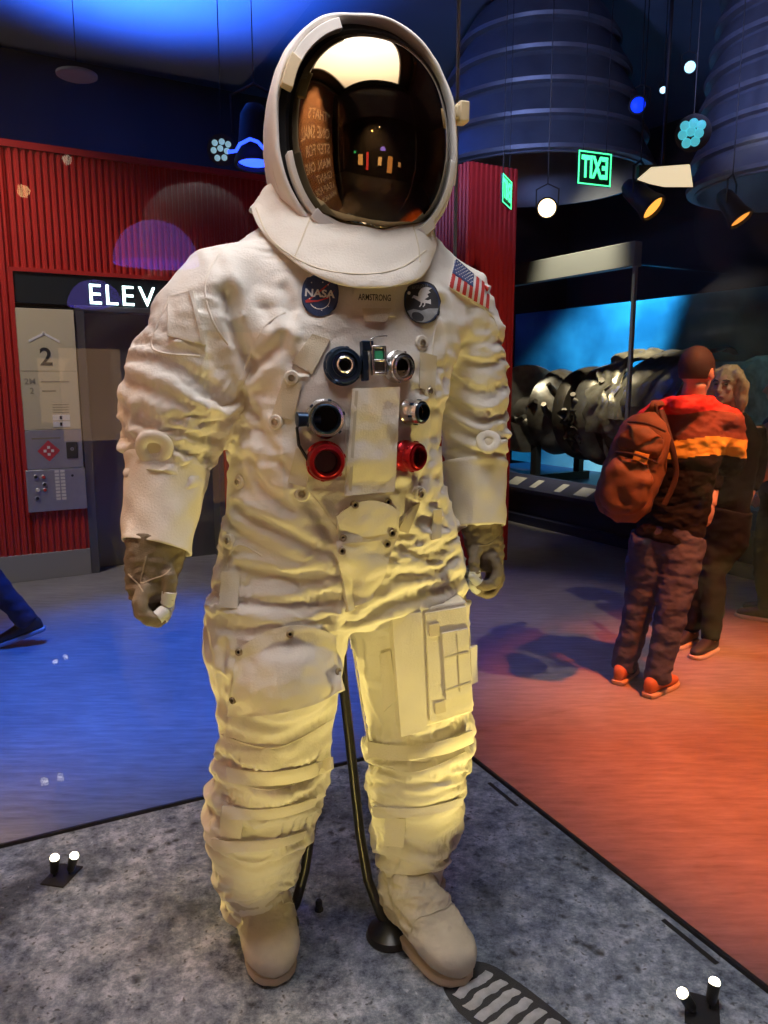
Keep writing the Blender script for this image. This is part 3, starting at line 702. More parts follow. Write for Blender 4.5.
# cowl draped from the hood over the shoulders
def cowl_ring(a, df, db, zf, zs, zb, c=(0,0), k=0):
    R = []
    for q in range(NR):
        t = 2*PI*q/NR; cl, sf = math.cos(t), math.sin(t)
        z = zs+(zf-zs)*max(sf, 0)**1.15+(zb-zs)*max(-sf, 0)**1.3
        R.append(H(c[0]+a*cl, c[1]+(df if sf > 0 else db)*sf, z))
    R = [p+(HF*math.cos(0)+HL*0)*0+UZ*noise.noise(Vector(p)*11)*.004*k+(p-HC)*noise.noise(Vector(p)*9+Vector((3,1,2)))*.05*k for p in R]
    return R
cw = MB()
cw.loft([cowl_ring(.150,.135,.16,-.175,-.06,-.05,c=(-.004,0)), cowl_ring(.164,.15,.18,-.195,-.075,-.06,c=(-.008,0)), cowl_ring(.170,.165,.185,-.213,-.085,-.07,c=(-.013,0),k=.6), cowl_ring(.174,.176,.19,-.238,-.097,-.08,c=(-.018,0),k=1), cowl_ring(.180,.190,.193,-.264,-.106,-.09,c=(-.024,0),k=1), cowl_ring(.184,.197,.196,-.281,-.114,-.098,c=(-.027,0),k=.8), cowl_ring(.185,.198,.197,-.288,-.12,-.103,c=(-.028,0),k=.8), cowl_ring(.179,.192,.191,-.287,-.119,-.103,c=(-.028,0),k=.8), cowl_ring(.166,.176,.18,-.265,-.10,-.09,c=(-.028,0))], True, False, False)
CVv, CFf = subdivide(np.array(cw.v), cw.f); CVv, CFf = cloth_relax(CVv, CFf, .08, .07, 160, 20, .007, .06, .006, 3, .010, 0, lambda q: np.full(len(q), 1.0)); CVv, CFf = subdivide(CVv, CFf); CVv, CFf = cloth_relax(CVv, CFf, .03, .03, 50, 60, .0008, .05, .02, 3, .003, 0)
cowl = np_mesh('helmet_cowl', CVv, CFf, M['cloth_flat'], suit, angle=70); CB = bvh_of(CVv, CFf)
for ln in ([(312,214),(303,236),(293,262)],[(412,222),(418,244),(420,262)],[(256,208),(272,240),(312,266),(360,274),(400,268),(426,250)]): seam_px('cowl_seam', ln, .0016, M['cloth_tan'], cowl, CB)
# ================================================================== DISPLAY CASE
CC = np.array([.223, 2.51, 0]); D1 = np.array([-.893, -.45, 0]); D2 = np.array([.45, -.893, 0]); CS = 1.50
def K(a, b, z): return CC+D1*a+D2*b+UZ*z
def slabbox(mb, a0, a1, b0, b1, z0, z1, m=None):
    return mb.box(K((a0+a1)/2, (b0+b1)/2, (z0+z1)/2), D1*(a1-a0)/2, D2*(b1-b0)/2, UZ*(z1-z0)/2, m)
def moon_material():
    m = bpy.data.materials.new('lunar_surface_print'); m.use_nodes = True; nt = m.node_tree; b = nt.nodes['Principled BSDF']; N = nt.nodes.new; Lk = nt.links.new
    tc = N('ShaderNodeTexCoord')
    def nz(sc, det, rough=.6): 
        n = N('ShaderNodeTexNoise'); n.inputs['Scale'].default_value = sc; n.inputs['Detail'].default_value = det; n.inputs['Roughness'].default_value = rough; Lk(tc.outputs['Object'], n.inputs['Vector']); return n
    def ramp(src, stops):
        r = N('ShaderNodeValToRGB'); e = r.color_ramp.elements
        while len(e) < len(stops): e.new(.5)
        for q, (p, c) in zip(e, stops): q.position = p; q.color = (*c, 1) if not np.isscalar(c) else (c, c, c, 1)
        Lk(src, r.inputs['Fac']); return r
    def mul(a, bb, f=1.0):
        x = N('ShaderNodeMixRGB'); x.blend_type = 'MULTIPLY'; x.inputs[0].default_value = f; Lk(a, x.inputs[1]); Lk(bb, x.inputs[2]); return x
    mixn = N('ShaderNodeMixRGB'); mixn.inputs[0].default_value = .42; Lk(nz(11, 14, .80).outputs['Fac'], mixn.inputs[1]); Lk(nz(42, 10, .8).outputs['Fac'], mixn.inputs[2])
    base = ramp(mixn.outputs[0], [(.40,(.04,.055,.09)),(.46,(.20,.25,.335)),(.52,(.40,.475,.58)),(.59,(.76,.83,.92))])
    patch = ramp(nz(2.6, 8, .6).outputs['Fac'], [(.38,.25),(.47,.80),(.54,1.0)])
    dist = N('ShaderNodeMixRGB'); dist.inputs[0].default_value = .06; Lk(tc.outputs['Object'], dist.inputs[1]); Lk(nz(16, 5).outputs['Color'], dist.inputs[2])
    def vor(sc):
        v = N('ShaderNodeTexVoronoi'); v.inputs['Scale'].default_value = sc; v.inputs['Randomness'].default_value = 1; Lk(dist.outputs[0], v.inputs['Vector']); return v.outputs['Distance']
    def gated(a, r, sc, lo, hi):
        gt = ramp(nz(sc, 4).outputs['Fac'], [(lo,0.0),(hi,1.0)]); g = N('ShaderNodeMixRGB'); g.blend_type = 'MULTIPLY'; Lk(gt.outputs[0], g.inputs[0]); Lk(a, g.inputs[1]); Lk(r, g.inputs[2]); return g.outputs[0]
    c = mul(base.outputs[0], patch.outputs[0], .95).outputs[0]
    c = gated(c, ramp(vor(22), [(.10,.10),(.24,.55),(.34,1.0)]).outputs[0], 6, .50, .58)
    c = gated(c, ramp(vor(60), [(.12,.25),(.30,1.0)]).outputs[0], 11, .46, .56)
    lite = ramp(vor(34), [(.06,.34),(.15,0.0)]); lg = ramp(nz(13, 3).outputs['Fac'], [(.52,0.0),(.6,1.0)]); l2 = mul(lite.outputs[0], lg.outputs[0])
    ad = N('ShaderNodeMixRGB'); ad.blend_type = 'ADD'; ad.inputs[0].default_value = 1; Lk(c, ad.inputs[1]); Lk(l2.outputs[0], ad.inputs[2])
    Lk(ad.outputs[0], b.inputs['Base Color']); b.inputs['Roughness'].default_value = .55
    bp = N('ShaderNodeBump'); bp.inputs['Strength'].default_value = .6; bp.inputs['Distance'].default_value = .008; Lk(base.outputs[0], bp.inputs['Height']); Lk(bp.outputs[0], b.inputs['Normal'])
    return m
M['moon'] = moon_material()
M['glass'] = glass_mat('clear_glass', (.985, .99, .99), 1.30)
M['frame'] = mat('case_frame', (.03, .03, .035), .4, metal=.4)
M['seal'] = mat('silicone_seal', (.30, .34, .36), .35)
M['lightbox'] = mat('canopy_light', (.9, .9, .88), .5, emit=(1.0, .95, .96), strength=.25)
case = thing('display_case', K(CS/2, CS/2, 0), 'square glass display case with a printed lunar surface base holding the spacesuit', 'display case')
mb = MB(); slabbox(mb, 0, CS, 0, CS, 0, PLAT-.012); mb.build('plinth', M['black'], case, bevel=.004)
mb = MB(); slabbox(mb, .012, CS-.012, .012, CS-.012, PLAT-.012, PLAT)
moon = mb.build('lunar_surface', M['moon'], case, smooth=False)
mb = MB()
for q in ((0,CS,0,.008),(0,CS,CS-.008,CS),(0,.008,.008,CS-.008),(CS-.008,CS,.008,CS-.008)): slabbox(mb, *q, PLAT-.012, PLAT+.008)
mb.build('edge_channel', M['frame'], case, smooth=False)
ZT = 2.85
for q in ((0,CS,0,.010),(0,.010,.010,CS-.010),(CS-.010,CS,.010,CS-.010),(0,CS,CS-.010,CS)):
    mb = MB(); slabbox(mb, *q, PLAT+.008, ZT); mb.build('glass_pane', M['glass'], case, smooth=False)
for a, b in ((-.002,-.002),(CS-.006,-.002),(-.002,CS-.006),(CS-.006,CS-.006)):
    mb = MB(); slabbox(mb, a, a+.008, b, b+.008, PLAT, ZT); mb.build('corner_seal', M['seal'], case, smooth=False)
mb = MB(); slabbox(mb, 0, CS, 0, CS, ZT+.05, ZT+.25); mb.build('canopy', M['frame'], case, bevel=.004)
mb = MB()
for q in ((0,CS,0,.06),(0,CS,CS-.06,CS),(0,.06,.06,CS-.06),(CS-.06,CS,.06,CS-.06)): slabbox(mb, *q, ZT, ZT+.05)
mb.build('canopy_frame', M['frame'], case, smooth=False)
mb = MB(); slabbox(mb, .25, CS-.25, .45, CS-.10, ZT+.035, ZT+.05); mb.build('canopy_light', M['lightbox'], case, smooth=False)
# vent slots let into the base
for (a, b) in (((489,783),(517,806)),((663,920),(717,964))):
    A = on_z(*a, PLAT); B = on_z(*b, PLAT); t = (B-A)/2; w = np.cross(UZ, t); w = w/np.linalg.norm(w)*.006
    mb = MB(); mb.box((A+B)/2+UZ*.0005, t, w, UZ*.0012); mb.build('vent_slot', M['black'], case, smooth=False)
# boot print: pressed tread bars on the printed surface
BP0 = on_z(462,975, PLAT); BP1 = on_z(585,1075, PLAT); bx = BP1-BP0; LB = np.linalg.norm(bx); bx /= LB; by = np.cross(UZ, bx)
def bp(u, v, z): return BP0+bx*u+by*v+UZ*(PLAT-BP0[2]+z)
M['print_dark'] = mat('print_dark', (.045,.048,.055), .7, noise_amt=.5, noise_scale=25)
M['print_light'] = mat('print_tread', (.62,.65,.70), .7, noise_amt=.45, noise_scale=45, bump=.5, bump_scale=90)
mb = MB(); n = 48; outl = []
for k in range(n):
    t = 2*PI*k/n; cx, sy = supell(t, 3.0); outl.append(((.165+.185*cx), .075*sy*(1-.12*math.cos(t))*(1+.10*noise.noise(Vector((cx*3, sy*3, 2))))))
mb.loft([[bp(u, v, .0003) for u, v in outl], [bp(u, v, .0016) for u, v in outl], [bp(.165+(u-.165)*.94, v*.93, .0018) for u, v in outl]])
prt = mb.build('boot_print', M['print_dark'], case)
for k in range(9):
    u = .035+k*.033; w = .058*(1-.5*((k-4)/5.5)**4)
    m2 = MB(); R = []
    for v in np.linspace(-1, 1, 15):
        wob = noise.noise(Vector((k*1.3, v*3.4, .5)))*.006; hh = .0016+.0032*max(0, 1-v**8)
        R.append([bp(u-.0115+wob, v*w-.004, .0012), bp(u-.007+wob, v*w-.004, .0012+hh), bp(u+.006+wob, v*w, .0012+hh*1.05), bp(u+.0105+wob, v*w, .0012)])
    m2.loft(R); m2.build('tread_bar', M['print_light'], prt, angle=50)

# ---------------- uplights on the base
M['lamp_lit'] = mat('lamp_lens', (1, .95, .8), .4, emit=(1.0, .90, .62), strength=14.0)
def spot(name, loc, target, power, col, cone, blend=.5, size=.03):
    l = bpy.data.lights.new(name, 'SPOT'); l.energy = power; l.color = col; l.spot_size = math.radians(cone); l.spot_blend = blend; l.shadow_soft_size = size
    o = bpy.data.objects.new(name, l); COL.objects.link(o); o.location = Vector(loc); o.rotation_euler = (Vector(target)-Vector(loc)).to_track_quat('-Z', 'Y').to_euler(); return o
YEL = (1.0, .76, .22)
def uplight(P, aim, label, power, splay=.2, s=None, low=.50):
    P = np.asarray(P, float); t = thing('twin_uplight', P, label, 'spotlight', 'twin uplights on the case base')
    f = np.asarray(aim, float)-P; f[2] = 0; f /= np.linalg.norm(f); s = np.cross(UZ, f) if s is None else np.asarray(s)
    mb = MB(); mb.box(P+UZ*.002, f*.032, np.cross(UZ, f)*.042, UZ*.002); mb.build('base_plate', M['black'], t, bevel=.001)
    for k in (-1, 1):
        c = P+s*k*.018+UZ*.004; d = f*.22+s*k*splay+UZ*1.0; d /= np.linalg.norm(d)
        mb = MB(); mb.tube([c, c+d*.012], .0035, 10); st = mb.build('swivel_stem', M['black_steel'], t)
        h = MB(); h.lathe([(0,0),(.008,0),(.0105,.004),(.0115,.030),(.0125,.040),(.0105,.040),(.0100,.034)], c+d*.010, d, 20, cap=False); hd = h.build('lamp_head', M['black_steel'], t)
        h = MB(); h.lathe([(.0105,.036),(.0105,.044),(.008,.0485),(0,.050)], c+d*.010, d, 20, cap=False); h.build('lens', M['lamp_lit'], hd)
        spot('uplight_beam', c+d*.066, np.asarray(aim)+UZ*(.16 if k > 0 else -low), power*(1.05 if k > 0 else .85), YEL, 66 if k > 0 else 56, .9, .012)
    return t
P1 = on_z(62, 876, PLAT); P2 = on_z(702, 1012, PLAT); P3 = K(1.16, 1.30, PLAT)
uplight(P1, SC+UZ*1.15, 'small twin uplight with lit lenses on the base left of the boots', 25, .10, (.97,.24,0))
uplight(P2, SC+UZ*1.62, 'small twin uplight at the front corner of the base near the boot print', 24, .42, (.96,.28,0))
uplight(P3, SC+UZ*1.62, 'small twin uplight on the base in front of the suit', 11, low=.86)
# peg
pg = on_z(319, 910, PLAT); mb = MB(); mb.lathe([(0,0),(.0105,0),(.0105,.004),(.008,.006),(.008,.022),(.006,.026),(0,.027)], pg, UZ, 20, cap=False)
tag(mb.build('floor_peg', M['black'], None), 'small black peg standing on the lunar surface between the boots', 'peg')
# display stand: bent black tubes
stand = thing('display_stand', on_z(390, 937, PLAT), 'bent black steel tube stand behind the legs of the spacesuit', 'stand')
fl = on_z(390, 936, PLAT)
def fpt(px, py, y): return on_y(px, py, y)
tb = MB(); yb = fl[1]
tb.tube([fl+UZ*.018, fpt(381,915,yb+.02), fpt(368,880,yb+.05), fpt(360,835,yb+.08), fpt(354,780,yb+.10), fpt(348,725,yb+.11), fpt(343,680,yb+.12), fpt(340,630,yb+.12)], .0115, 16)
tb.build('stand_tube', M['black_steel'], stand)
tb = MB(); tb.lathe([(0,0),(.052,0),(.054,.004),(.050,.016),(.036,.024),(.018,.034),(0,.036)], fl, UZ, 36, cap=False); tb.build('flange_foot', M['black_steel'], stand)
f2 = on_z(286, 925, PLAT)
tb = MB(); tb.tube([f2+UZ*.018, fpt(296,903,f2[1]+.01), fpt(305,870,f2[1]+.03), fpt(311,830,f2[1]+.05), fpt(316,790,f2[1]+.07), fpt(322,740,f2[1]+.08), fpt(330,690,f2[1]+.09), fpt(337,640,f2[1]+.09)], .0115, 16)
tb.build('stand_tube', M['black_steel'], stand)
tb = MB(); tb.lathe([(0,0),(.030,0),(.031,.004),(.028,.014),(.022,.022),(.016,.032),(0,.036)], f2, UZ, 36, cap=False); tb.build('flange_foot', M['black_steel'], stand)

# ================================================================== THE GALLERY
E1 = np.array([.866, .5, 0]); E2 = np.array([.5, -.866, 0]); WN = -E2; WK = 6.73
def R_(a, b, z): return E1*a+E2*b+UZ*z
def wall_px(px, py, off=0.0):
    P = on_plane(px, py, WN, WK-off); return P@E1, P[2]
def rbox(mb, a0, a1, b0, b1, z0, z1, m=None): return mb.box(R_((a0+a1)/2, (b0+b1)/2, (z0+z1)/2), E1*(a1-a0)/2, E2*(b1-b0)/2, UZ*(z1-z0)/2, m)
def floor_material():
    m = bpy.data.materials.new('polished_floor'); m.use_nodes = True; nt = m.node_tree; b = nt.nodes['Principled BSDF']; N = nt.nodes.new; Lk = nt.links.new
    tc = N('ShaderNodeTexCoord'); mp = N('ShaderNodeMapping'); mp.inputs['Rotation'].default_value = (0, 0, math.radians(-8)); mp.inputs['Scale'].default_value = (4, 26, 1); Lk(tc.outputs['Object'], mp.inputs[0])
    n = N('ShaderNodeTexNoise'); n.inputs['Scale'].default_value = 1.2; n.inputs['Detail'].default_value = 10; n.inputs['Roughness'].default_value = .7; Lk(mp.outputs[0], n.inputs[0])
    n2 = N('ShaderNodeTexNoise'); n2.inputs['Scale'].default_value = 1.1; n2.inputs['Detail'].default_value = 5; Lk(tc.outputs['Object'], n2.inputs[0])
    r = N('ShaderNodeValToRGB'); r.color_ramp.elements[0].position = .3; r.color_ramp.elements[1].position = .7; r.color_ramp.elements[0].color = (.20,.185,.175,1); r.color_ramp.elements[1].color = (.40,.385,.37,1); Lk(n.outputs['Fac'], r.inputs[0])
    r2 = N('ShaderNodeValToRGB'); r2.color_ramp.elements[0].position = .3; r2.color_ramp.elements[1].position = .65; r2.color_ramp.elements[0].color = (.6,.6,.6,1); Lk(n2.outputs['Fac'], r2.inputs[0])
    x = N('ShaderNodeMixRGB'); x.blend_type = 'MULTIPLY'; x.inputs[0].default_value = .8; Lk(r.outputs[0], x.inputs[1]); Lk(r2.outputs[0], x.inputs[2]); Lk(x.outputs[0], b.inputs['Base Color'])
    b.inputs['Roughness'].default_value = .38; b.inputs['Specular IOR Level'].default_value = .4
    bpn = N('ShaderNodeBump'); bpn.inputs['Strength'].default_value = .06; Lk(n.outputs['Fac'], bpn.inputs['Height']); Lk(bpn.outputs[0], b.inputs['Normal'])
    return m
M['floor'] = floor_material()
M['wall_red'] = mat('red_corrugated', (.52, .028, .022), .42, noise_amt=.12, noise_scale=3)
M['wall_dark'] = mat('dark_wall', (.028, .031, .036), .8, noise_amt=.3, noise_scale=1.5)
M['wall_mid'] = mat('brown_wall', (.20, .16, .13), .8, noise_amt=.5, noise_scale=1.2)
M['ceiling'] = mat('ceiling_tiles', (.13, .17, .28), .8, noise_amt=.15, noise_scale=2)
M['steel'] = mat('elevator_steel', (.20, .21, .215), .38, metal=.75, noise_amt=.25, noise_scale=2.5)
M['skirt'] = mat('grey_skirting', (.33, .33, .34), .55)
def structure(mb, name, m, **k): return tag(mb.build(name, m, None, **k), kind='structure')
mb = MB(); rbox(mb, -6, 9.6, -10.4, 5.5, -.1, 0); structure(mb, 'floor', M['floor'], smooth=False)
CEIL = 5.2
mb = MB(); rbox(mb, -6, 9.6, -10.4, 5.5, CEIL, CEIL+.1); structure(mb, 'ceiling', M['ceiling'], smooth=False)
mb = MB(); rbox(mb, -6, 9.6, -10.4, -10.0, 0, CEIL); structure(mb, 'wall_rear', M['wall_dark'], smooth=False)
mb = MB(); rbox(mb, 9.3, 9.6, -10, 5.5, 0, CEIL); structure(mb, 'wall_right', M['wall_dark'], smooth=False)
mb = MB(); rbox(mb, -6, -5.7, -10, 5.5, 0, CEIL); structure(mb, 'wall_left', M['wall_dark'], smooth=False)
mb = MB(); rbox(mb, -5.7, 9.3, 5.2, 5.5, 0, CEIL); structure(mb, 'wall_front', M['wall_mid'], smooth=False)
# red corrugated elevator wall
uL = -4.5; uP, zH1 = wall_px(12, 271); _, zH0 = wall_px(12, 305); uD, _ = wall_px(84, 420); uR, _ = wall_px(223, 450); uE = 5.45
zT = 3.355; zS = .22; _, zPB = wall_px(60, 512)
def corr(mb, u0, u1, z0, z1, base=0.0):
    """vertical corrugation, 5 cm pitch"""
    prof = []; p = .05; k0 = math.floor(u0/p); k1 = math.ceil(u1/p)
    for k in range(k0, k1+1):
        for du, dd in ((0,0),(.016,0),(.024,.018),(.042,.018),(.050,0)):
            u = k*p+du
            if u0 <= u <= u1: prof.append((u, dd))
    prof = [(u0, 0)]+prof+[(u1, 0)]
    rings = [[E1*u+WN*(WK-d-base)+UZ*z for u, d in prof] for z in (z0, z1)]
    mb.loft(rings, closed=False)
mb = MB()
corr(mb, uL, uP, zS, zT); corr(mb, uP, uR, zH1, zT); corr(mb, uP, uD-.02, zS, zPB+.1); corr(mb, uR, uE, zS, zT)
wb = structure(mb, 'wall_back', M['wall_red'], angle=20)
mb = MB(); rbox(mb, uL, uP, -10, -WK-.03, 0, zT-.005); rbox(mb, uP, uR, -10, -WK-.45, 0, zT-.005); rbox(mb, uR, uE, -10, -WK-.03, 0, zT-.005); rbox(mb, uP, uR, -WK-.45, -WK-.03, zH1, zT-.005); rbox(mb, uP, uD-.02, -WK-.45, -WK-.03, 0, zH0)
structure(mb, 'wall_core', M['wall_dark'], smooth=False)
mb = MB(); rbox(mb, uL, uD-.02, -WK-.03, -WK+.022, 0, zS); rbox(mb, uR, uE, -WK-.03, -WK+.022, 0, zS); structure(mb, 'baseboard_back', M['skirt'], bevel=.004)
mb = MB(); rbox(mb, uL, uE, -WK-.03, -WK+.028, zT-.02, zT+.03); rbox(mb, uP-.03, uP, -WK-.03, -WK+.03, zPB, zH1+.03); rbox(mb, uP-.03, uR+.03, -WK-.03, -WK+.03, zH1, zH1+.03); structure(mb, 'trim_1', M['wall_red'], smooth=False)
# elevator door and frame
mb = MB(); rbox(mb, uD+.05, (uD+uR)/2-.003, -WK-.22, -WK-.18, 0, zH0); rbox(mb, (uD+uR)/2+.003, uR-.05, -WK-.22, -WK-.18, 0, zH0)
door = structure(mb, 'door_1', M['steel'], smooth=False)
mb = MB(); rbox(mb, uD-.02, uD+.05, -WK-.45, -WK+.01, 0, zH0); rbox(mb, uR-.05, uR, -WK-.45, -WK+.01, 0, zH0); rbox(mb, uD-.02, uR, -WK-.45, -WK+.015, zH0-.02, zH0+.02)
mb.build('door_frame', M['steel'], door, bevel=.003)
# elevator fascia with its lit word
M['sign_black'] = mat('fascia_black', (.012, .02, .024), .35)
M['sign_lit'] = mat('sign_letters', (.9, 1, 1), .4, emit=(.72, 1.0, .97), strength=5.0)
sg = thing('elevator_sign', R_((uP+uR)/2, -WK, zH0), 'black fascia over the elevator door with glowing white capital letters', 'sign')
mb = MB(); rbox(mb, uP, uR, -WK-.05, -WK+.012, zH0+.02, zH1); mb.build('fascia', M['sign_black'], sg, smooth=False)
ua, za = wall_px(90, 305.5); _, zb = wall_px(90, 285); ub, _ = wall_px(152, 310)
pitch = (ub-ua)/4.05; x0 = ua
for k, chx in enumerate('ELEVATOR'):
    V, F = text_mesh(chx, 1.0, -.004, 'LEFT'); hgt = zb-za; s = hgt/.70; mb = MB()
    o0 = V[:,0].min(); wdt = (V[:,0].max()-o0)*s
    for dz in (0,): mb.add([R_(x0+(p[0]-o0)*s, -WK+.020, (za+zb)/2+.0+p[1]*s) for p in V], F)
    l = mb.build('letter', M['sign_lit'], sg, smooth=False); q = l.modifiers.new('Solidify', 'SOLIDIFY'); q.thickness = .012
    x0 += wdt+hgt*.24
# elevator panel with directory and buttons
M['cream'] = mat('cream_panel', (.62, .56, .36), .4, noise_amt=.05, noise_scale=2)
M['panel_grey'] = mat('brushed_panel', (.42, .43, .45), .4, metal=.5, noise_amt=.1, noise_scale=30)
M['ink'] = mat('sign_ink', (.03, .03, .03), .6); M['ink_soft'] = mat('soft_ink', (.30, .27, .18), .6); M['white'] = mat('white_ink', (.82, .80, .72), .5)
M['red_ink'] = mat('red_ink', (.55, .05, .06), .5)
u1, z1 = wall_px(13.5, 305); u2, _ = wall_px(78, 313); _, z2 = wall_px(28, 512); z1 = zH0-.02; u2 = uD-.03
pn = thing('directory_sign', R_((u1+u2)/2, -WK, z2), 'cream and grey elevator call panel with the number 2 and buttons beside the door', 'sign panel')
def pz(py): return wall_px(30, py)[1]
mb = MB(); zc = pz(430); rbox(mb, u1, u2, -WK-.03, -WK+.03, zc, z1); mb.build('directory_plate', M['cream'], pn, bevel=.003)
zm = pz(470); mb = MB(); rbox(mb, u1, u2, -WK-.03, -WK+.03, zm+.004, zc-.003); mb.build('grey_plate', M['panel_grey'], pn, bevel=.003)
mb = MB(); rbox(mb, u1-.012, u2+.006, -WK-.03, -WK+.045, z2, zm); cp = mb.build('call_plate', M['panel_grey'], pn, bevel=.004)
PW = u2-u1; zf = lambda f: z1-(z1-z2)*f
def ptext(s, fu, fv, h, m, bold=.0, width=None, off=.032, align='CENTER', nm='lettering'):
    mb = MB(); put_text(mb, s, R_(u1+PW*fu, -WK+off, zf(fv)), E1, UZ, h, bold, width, align=align); return mb.build(nm, m, pn, smooth=False)
ptext('2', .47, .235, .135, M['ink'], .018, nm='floor_number')
mb = MB(); c = R_(u1+PW*.46, -WK+.032, zf(.128)); 
for k in (-1, 1): mb.box(c+E1*k*.05-UZ*.012, (E1*.062*k-UZ*.034)/1.0, UZ*.010, E2*.0015)
mb.build('up_arrow', M['white'], pn, smooth=False)
mb = MB(); rbox(mb, u1+.01, u2-.01, -WK+.03, -WK+.0315, zf(.300)-.0015, zf(.300)+.0015); mb.build('divider', M['ink_soft'], pn, smooth=False)
ptext('2M', .17, .352, .045, M['ink_soft'], .01); ptext('2', .19, .398, .045, M['ink_soft'], .01)
for fa, fb, fv in ((.36,.84,.352),(.36,.60,.398),(.12,.62,.632)):
    mb = MB(); rbox(mb, u1+PW*fa, u1+PW*fb, -WK+.03, -WK+.0315, zf(fv)-.006, zf(fv)+.006); mb.build('notice_line', M['ink_soft'], pn, smooth=False)
for r in range(4):
    mb = MB(); rbox(mb, u1+PW*.52, u1+PW*.80, -WK+.03, -WK+.0315, zf(.466+r*.013)-.003, zf(.466+r*.013)+.003); mb.build('notice_line', M['ink_soft'], pn, smooth=False)
for fu, fv, w in ((.66,.530,.30),(.66,.563,.30)):
    mb = MB(); rbox(mb, u1+PW*(fu-w/2), u1+PW*(fu+w/2), -WK+.03, -WK+.033, zf(fv)-.022, zf(fv)+.022); nb = mb.build('notice_label', M['white'], pn, smooth=False)
    mb = MB(); rbox(mb, u1+PW*(fu-.03), u1+PW*(fu+.01), -WK+.033, -WK+.0345, zf(fv)-.014, zf(fv)+.014); mb.build('pictogram', M['ink'], nb, smooth=False)
c = R_(u1+PW*.40, -WK+.032, zf(.695)); mb = MB(); mb.add([c+E1*.085*a+UZ*.085*b for a, b in ((0,-1),(1,0),(0,1),(-1,0))], [(0,1,2,3)]); dm = mb.build('warning_diamond', M['red_ink'], pn, smooth=False)
for a, b in ((.028,0),(-.028,0),(0,.028),(0,-.028)):
    mb = MB(); mb.box(c+E2*.002+E1*a+UZ*b, E1*.011, UZ*.011, E2*.001); mb.build('diamond_mark', M['white'], dm, smooth=False)
mb = MB(); rbox(mb, u1+PW*.71, u1+PW*.91, -WK+.03, -WK+.038, zf(.737), zf(.655)); kp_ = mb.build('card_reader', M['ink'], pn, bevel=.003)
mb = MB(); mb.lathe([(.006,0),(.014,0),(.014,.001),(.006,.001)], R_(u1+PW*.81, -WK+.038, zf(.690)), E2, 20, cap=False); mb.build('reader_mark', M['panel_grey'], kp_, smooth=False)
for fu, fv, m in ((.14,.822,'ink'),(.27,.825,'red_ink'),(.28,.862,'ink'),(.28,.890,'red_ink'),(.14,.93,'ink'),(.16,.89,'white')):
    mb = MB(); mb.lathe([(0,0),(.019,0),(.019,.007),(.015,.010),(0,.010)], R_(u1+PW*fu, -WK+.045, zf(fv)), E2, 18, cap=False); bt = mb.build('button', M['panel_grey'], pn, angle=30)
    mb = MB(); mb.lathe([(.013,.0102),(.011,.013),(0,.013)], R_(u1+PW*fu, -WK+.045, zf(fv)), E2, 18, cap=False); mb.build('button_face', M[m], bt)
for j in range(9):
    mb = MB()
    for i in range(2): rbox(mb, u1+PW*(.47+i*.10), u1+PW*(.545+i*.10), -WK+.045, -WK+.0465, zf(.80+j*.0175)-.010, zf(.80+j*.0175)+.010)
    mb.build('braille_label', M['white'], cp, smooth=False)
mb = MB(); mb.lathe([(0,0),(.010,0),(.010,.003),(0,.003)], R_(u1+PW*.78, -WK+.045, zf(.825)), E2, 16, cap=False); mb.build('key_switch', M['ink'], cp, angle=30)

# red corrugated pillar beyond the case corner
pa = on_z(462, 566, 0); pb = on_z(513, 566, 0); mb = MB(); ring = []
ua_, ub_ = pa@E1, pb@E1; vb = pa@E2; pr = []
Wd = 0.46
for k in range(10):
    for du, dd in ((0,0),(.016,0),(.024,.015),(.042,.015)): pr.append((k*.05+du, dd))
L_ = 10*.05
o2 = [(a, d) for a, d in pr]
ring = [pa+E1*a+E2*d for a, d in o2]+[pa+E1*(L_+.015*0+d)+E2*(-a) for a, d in o2]+[pa+E1*(L_-a)-E2*(L_+d) for a, d in o2]+[pa-E1*d-E2*(L_-a) for a, d in o2]
mb.loft([[p*np.array([1,1,0])+UZ*z for p in ring] for z in (0, zT)]); structure(mb, 'column_red', M['wall_red'], angle=20)
# ================================================================== VISITORS
def ell(mb, c, ax, ay, az, n=20, m=18):
    c, ax, ay, az = [np.asarray(q, float) for q in (c, ax, ay, az)]
    rings = [[c+az*math.cos(PI*j/m)+(ax*math.cos(2*PI*k/n)+ay*math.sin(2*PI*k/n))*max(math.sin(PI*j/m), .01) for k in range(n)] for j in range(m+1)]
    mb.loft(rings)
def smooth_path(pts, n=6):
    pts = [np.asarray(p, float) for p in pts]; P = []
    for k in np.linspace(0, len(pts)-1, n*(len(pts)-1)+1):
        i = min(int(k), len(pts)-2); f = k-i; p0, p1, p2, p3 = pts[max(i-1,0)], pts[i], pts[i+1], pts[min(i+2,len(pts)-1)]
        P.append(.5*((2*p1)+(p2-p0)*f+(2*p0-5*p1+4*p2-p3)*f*f+(3*p1-p0-3*p2+p3)*f**3))
    return P
def path_tube(mb, pts, rad, n=20, flat=1.0, up=None):
    P = smooth_path(pts); R = np.interp(np.linspace(0, len(pts)-1, len(P)), range(len(pts)), rad); mb.tube(P, list(R), n, flat=flat, up=up)
def unit(v): v = np.asarray(v, float); return v/(np.linalg.norm(v)+1e-12)
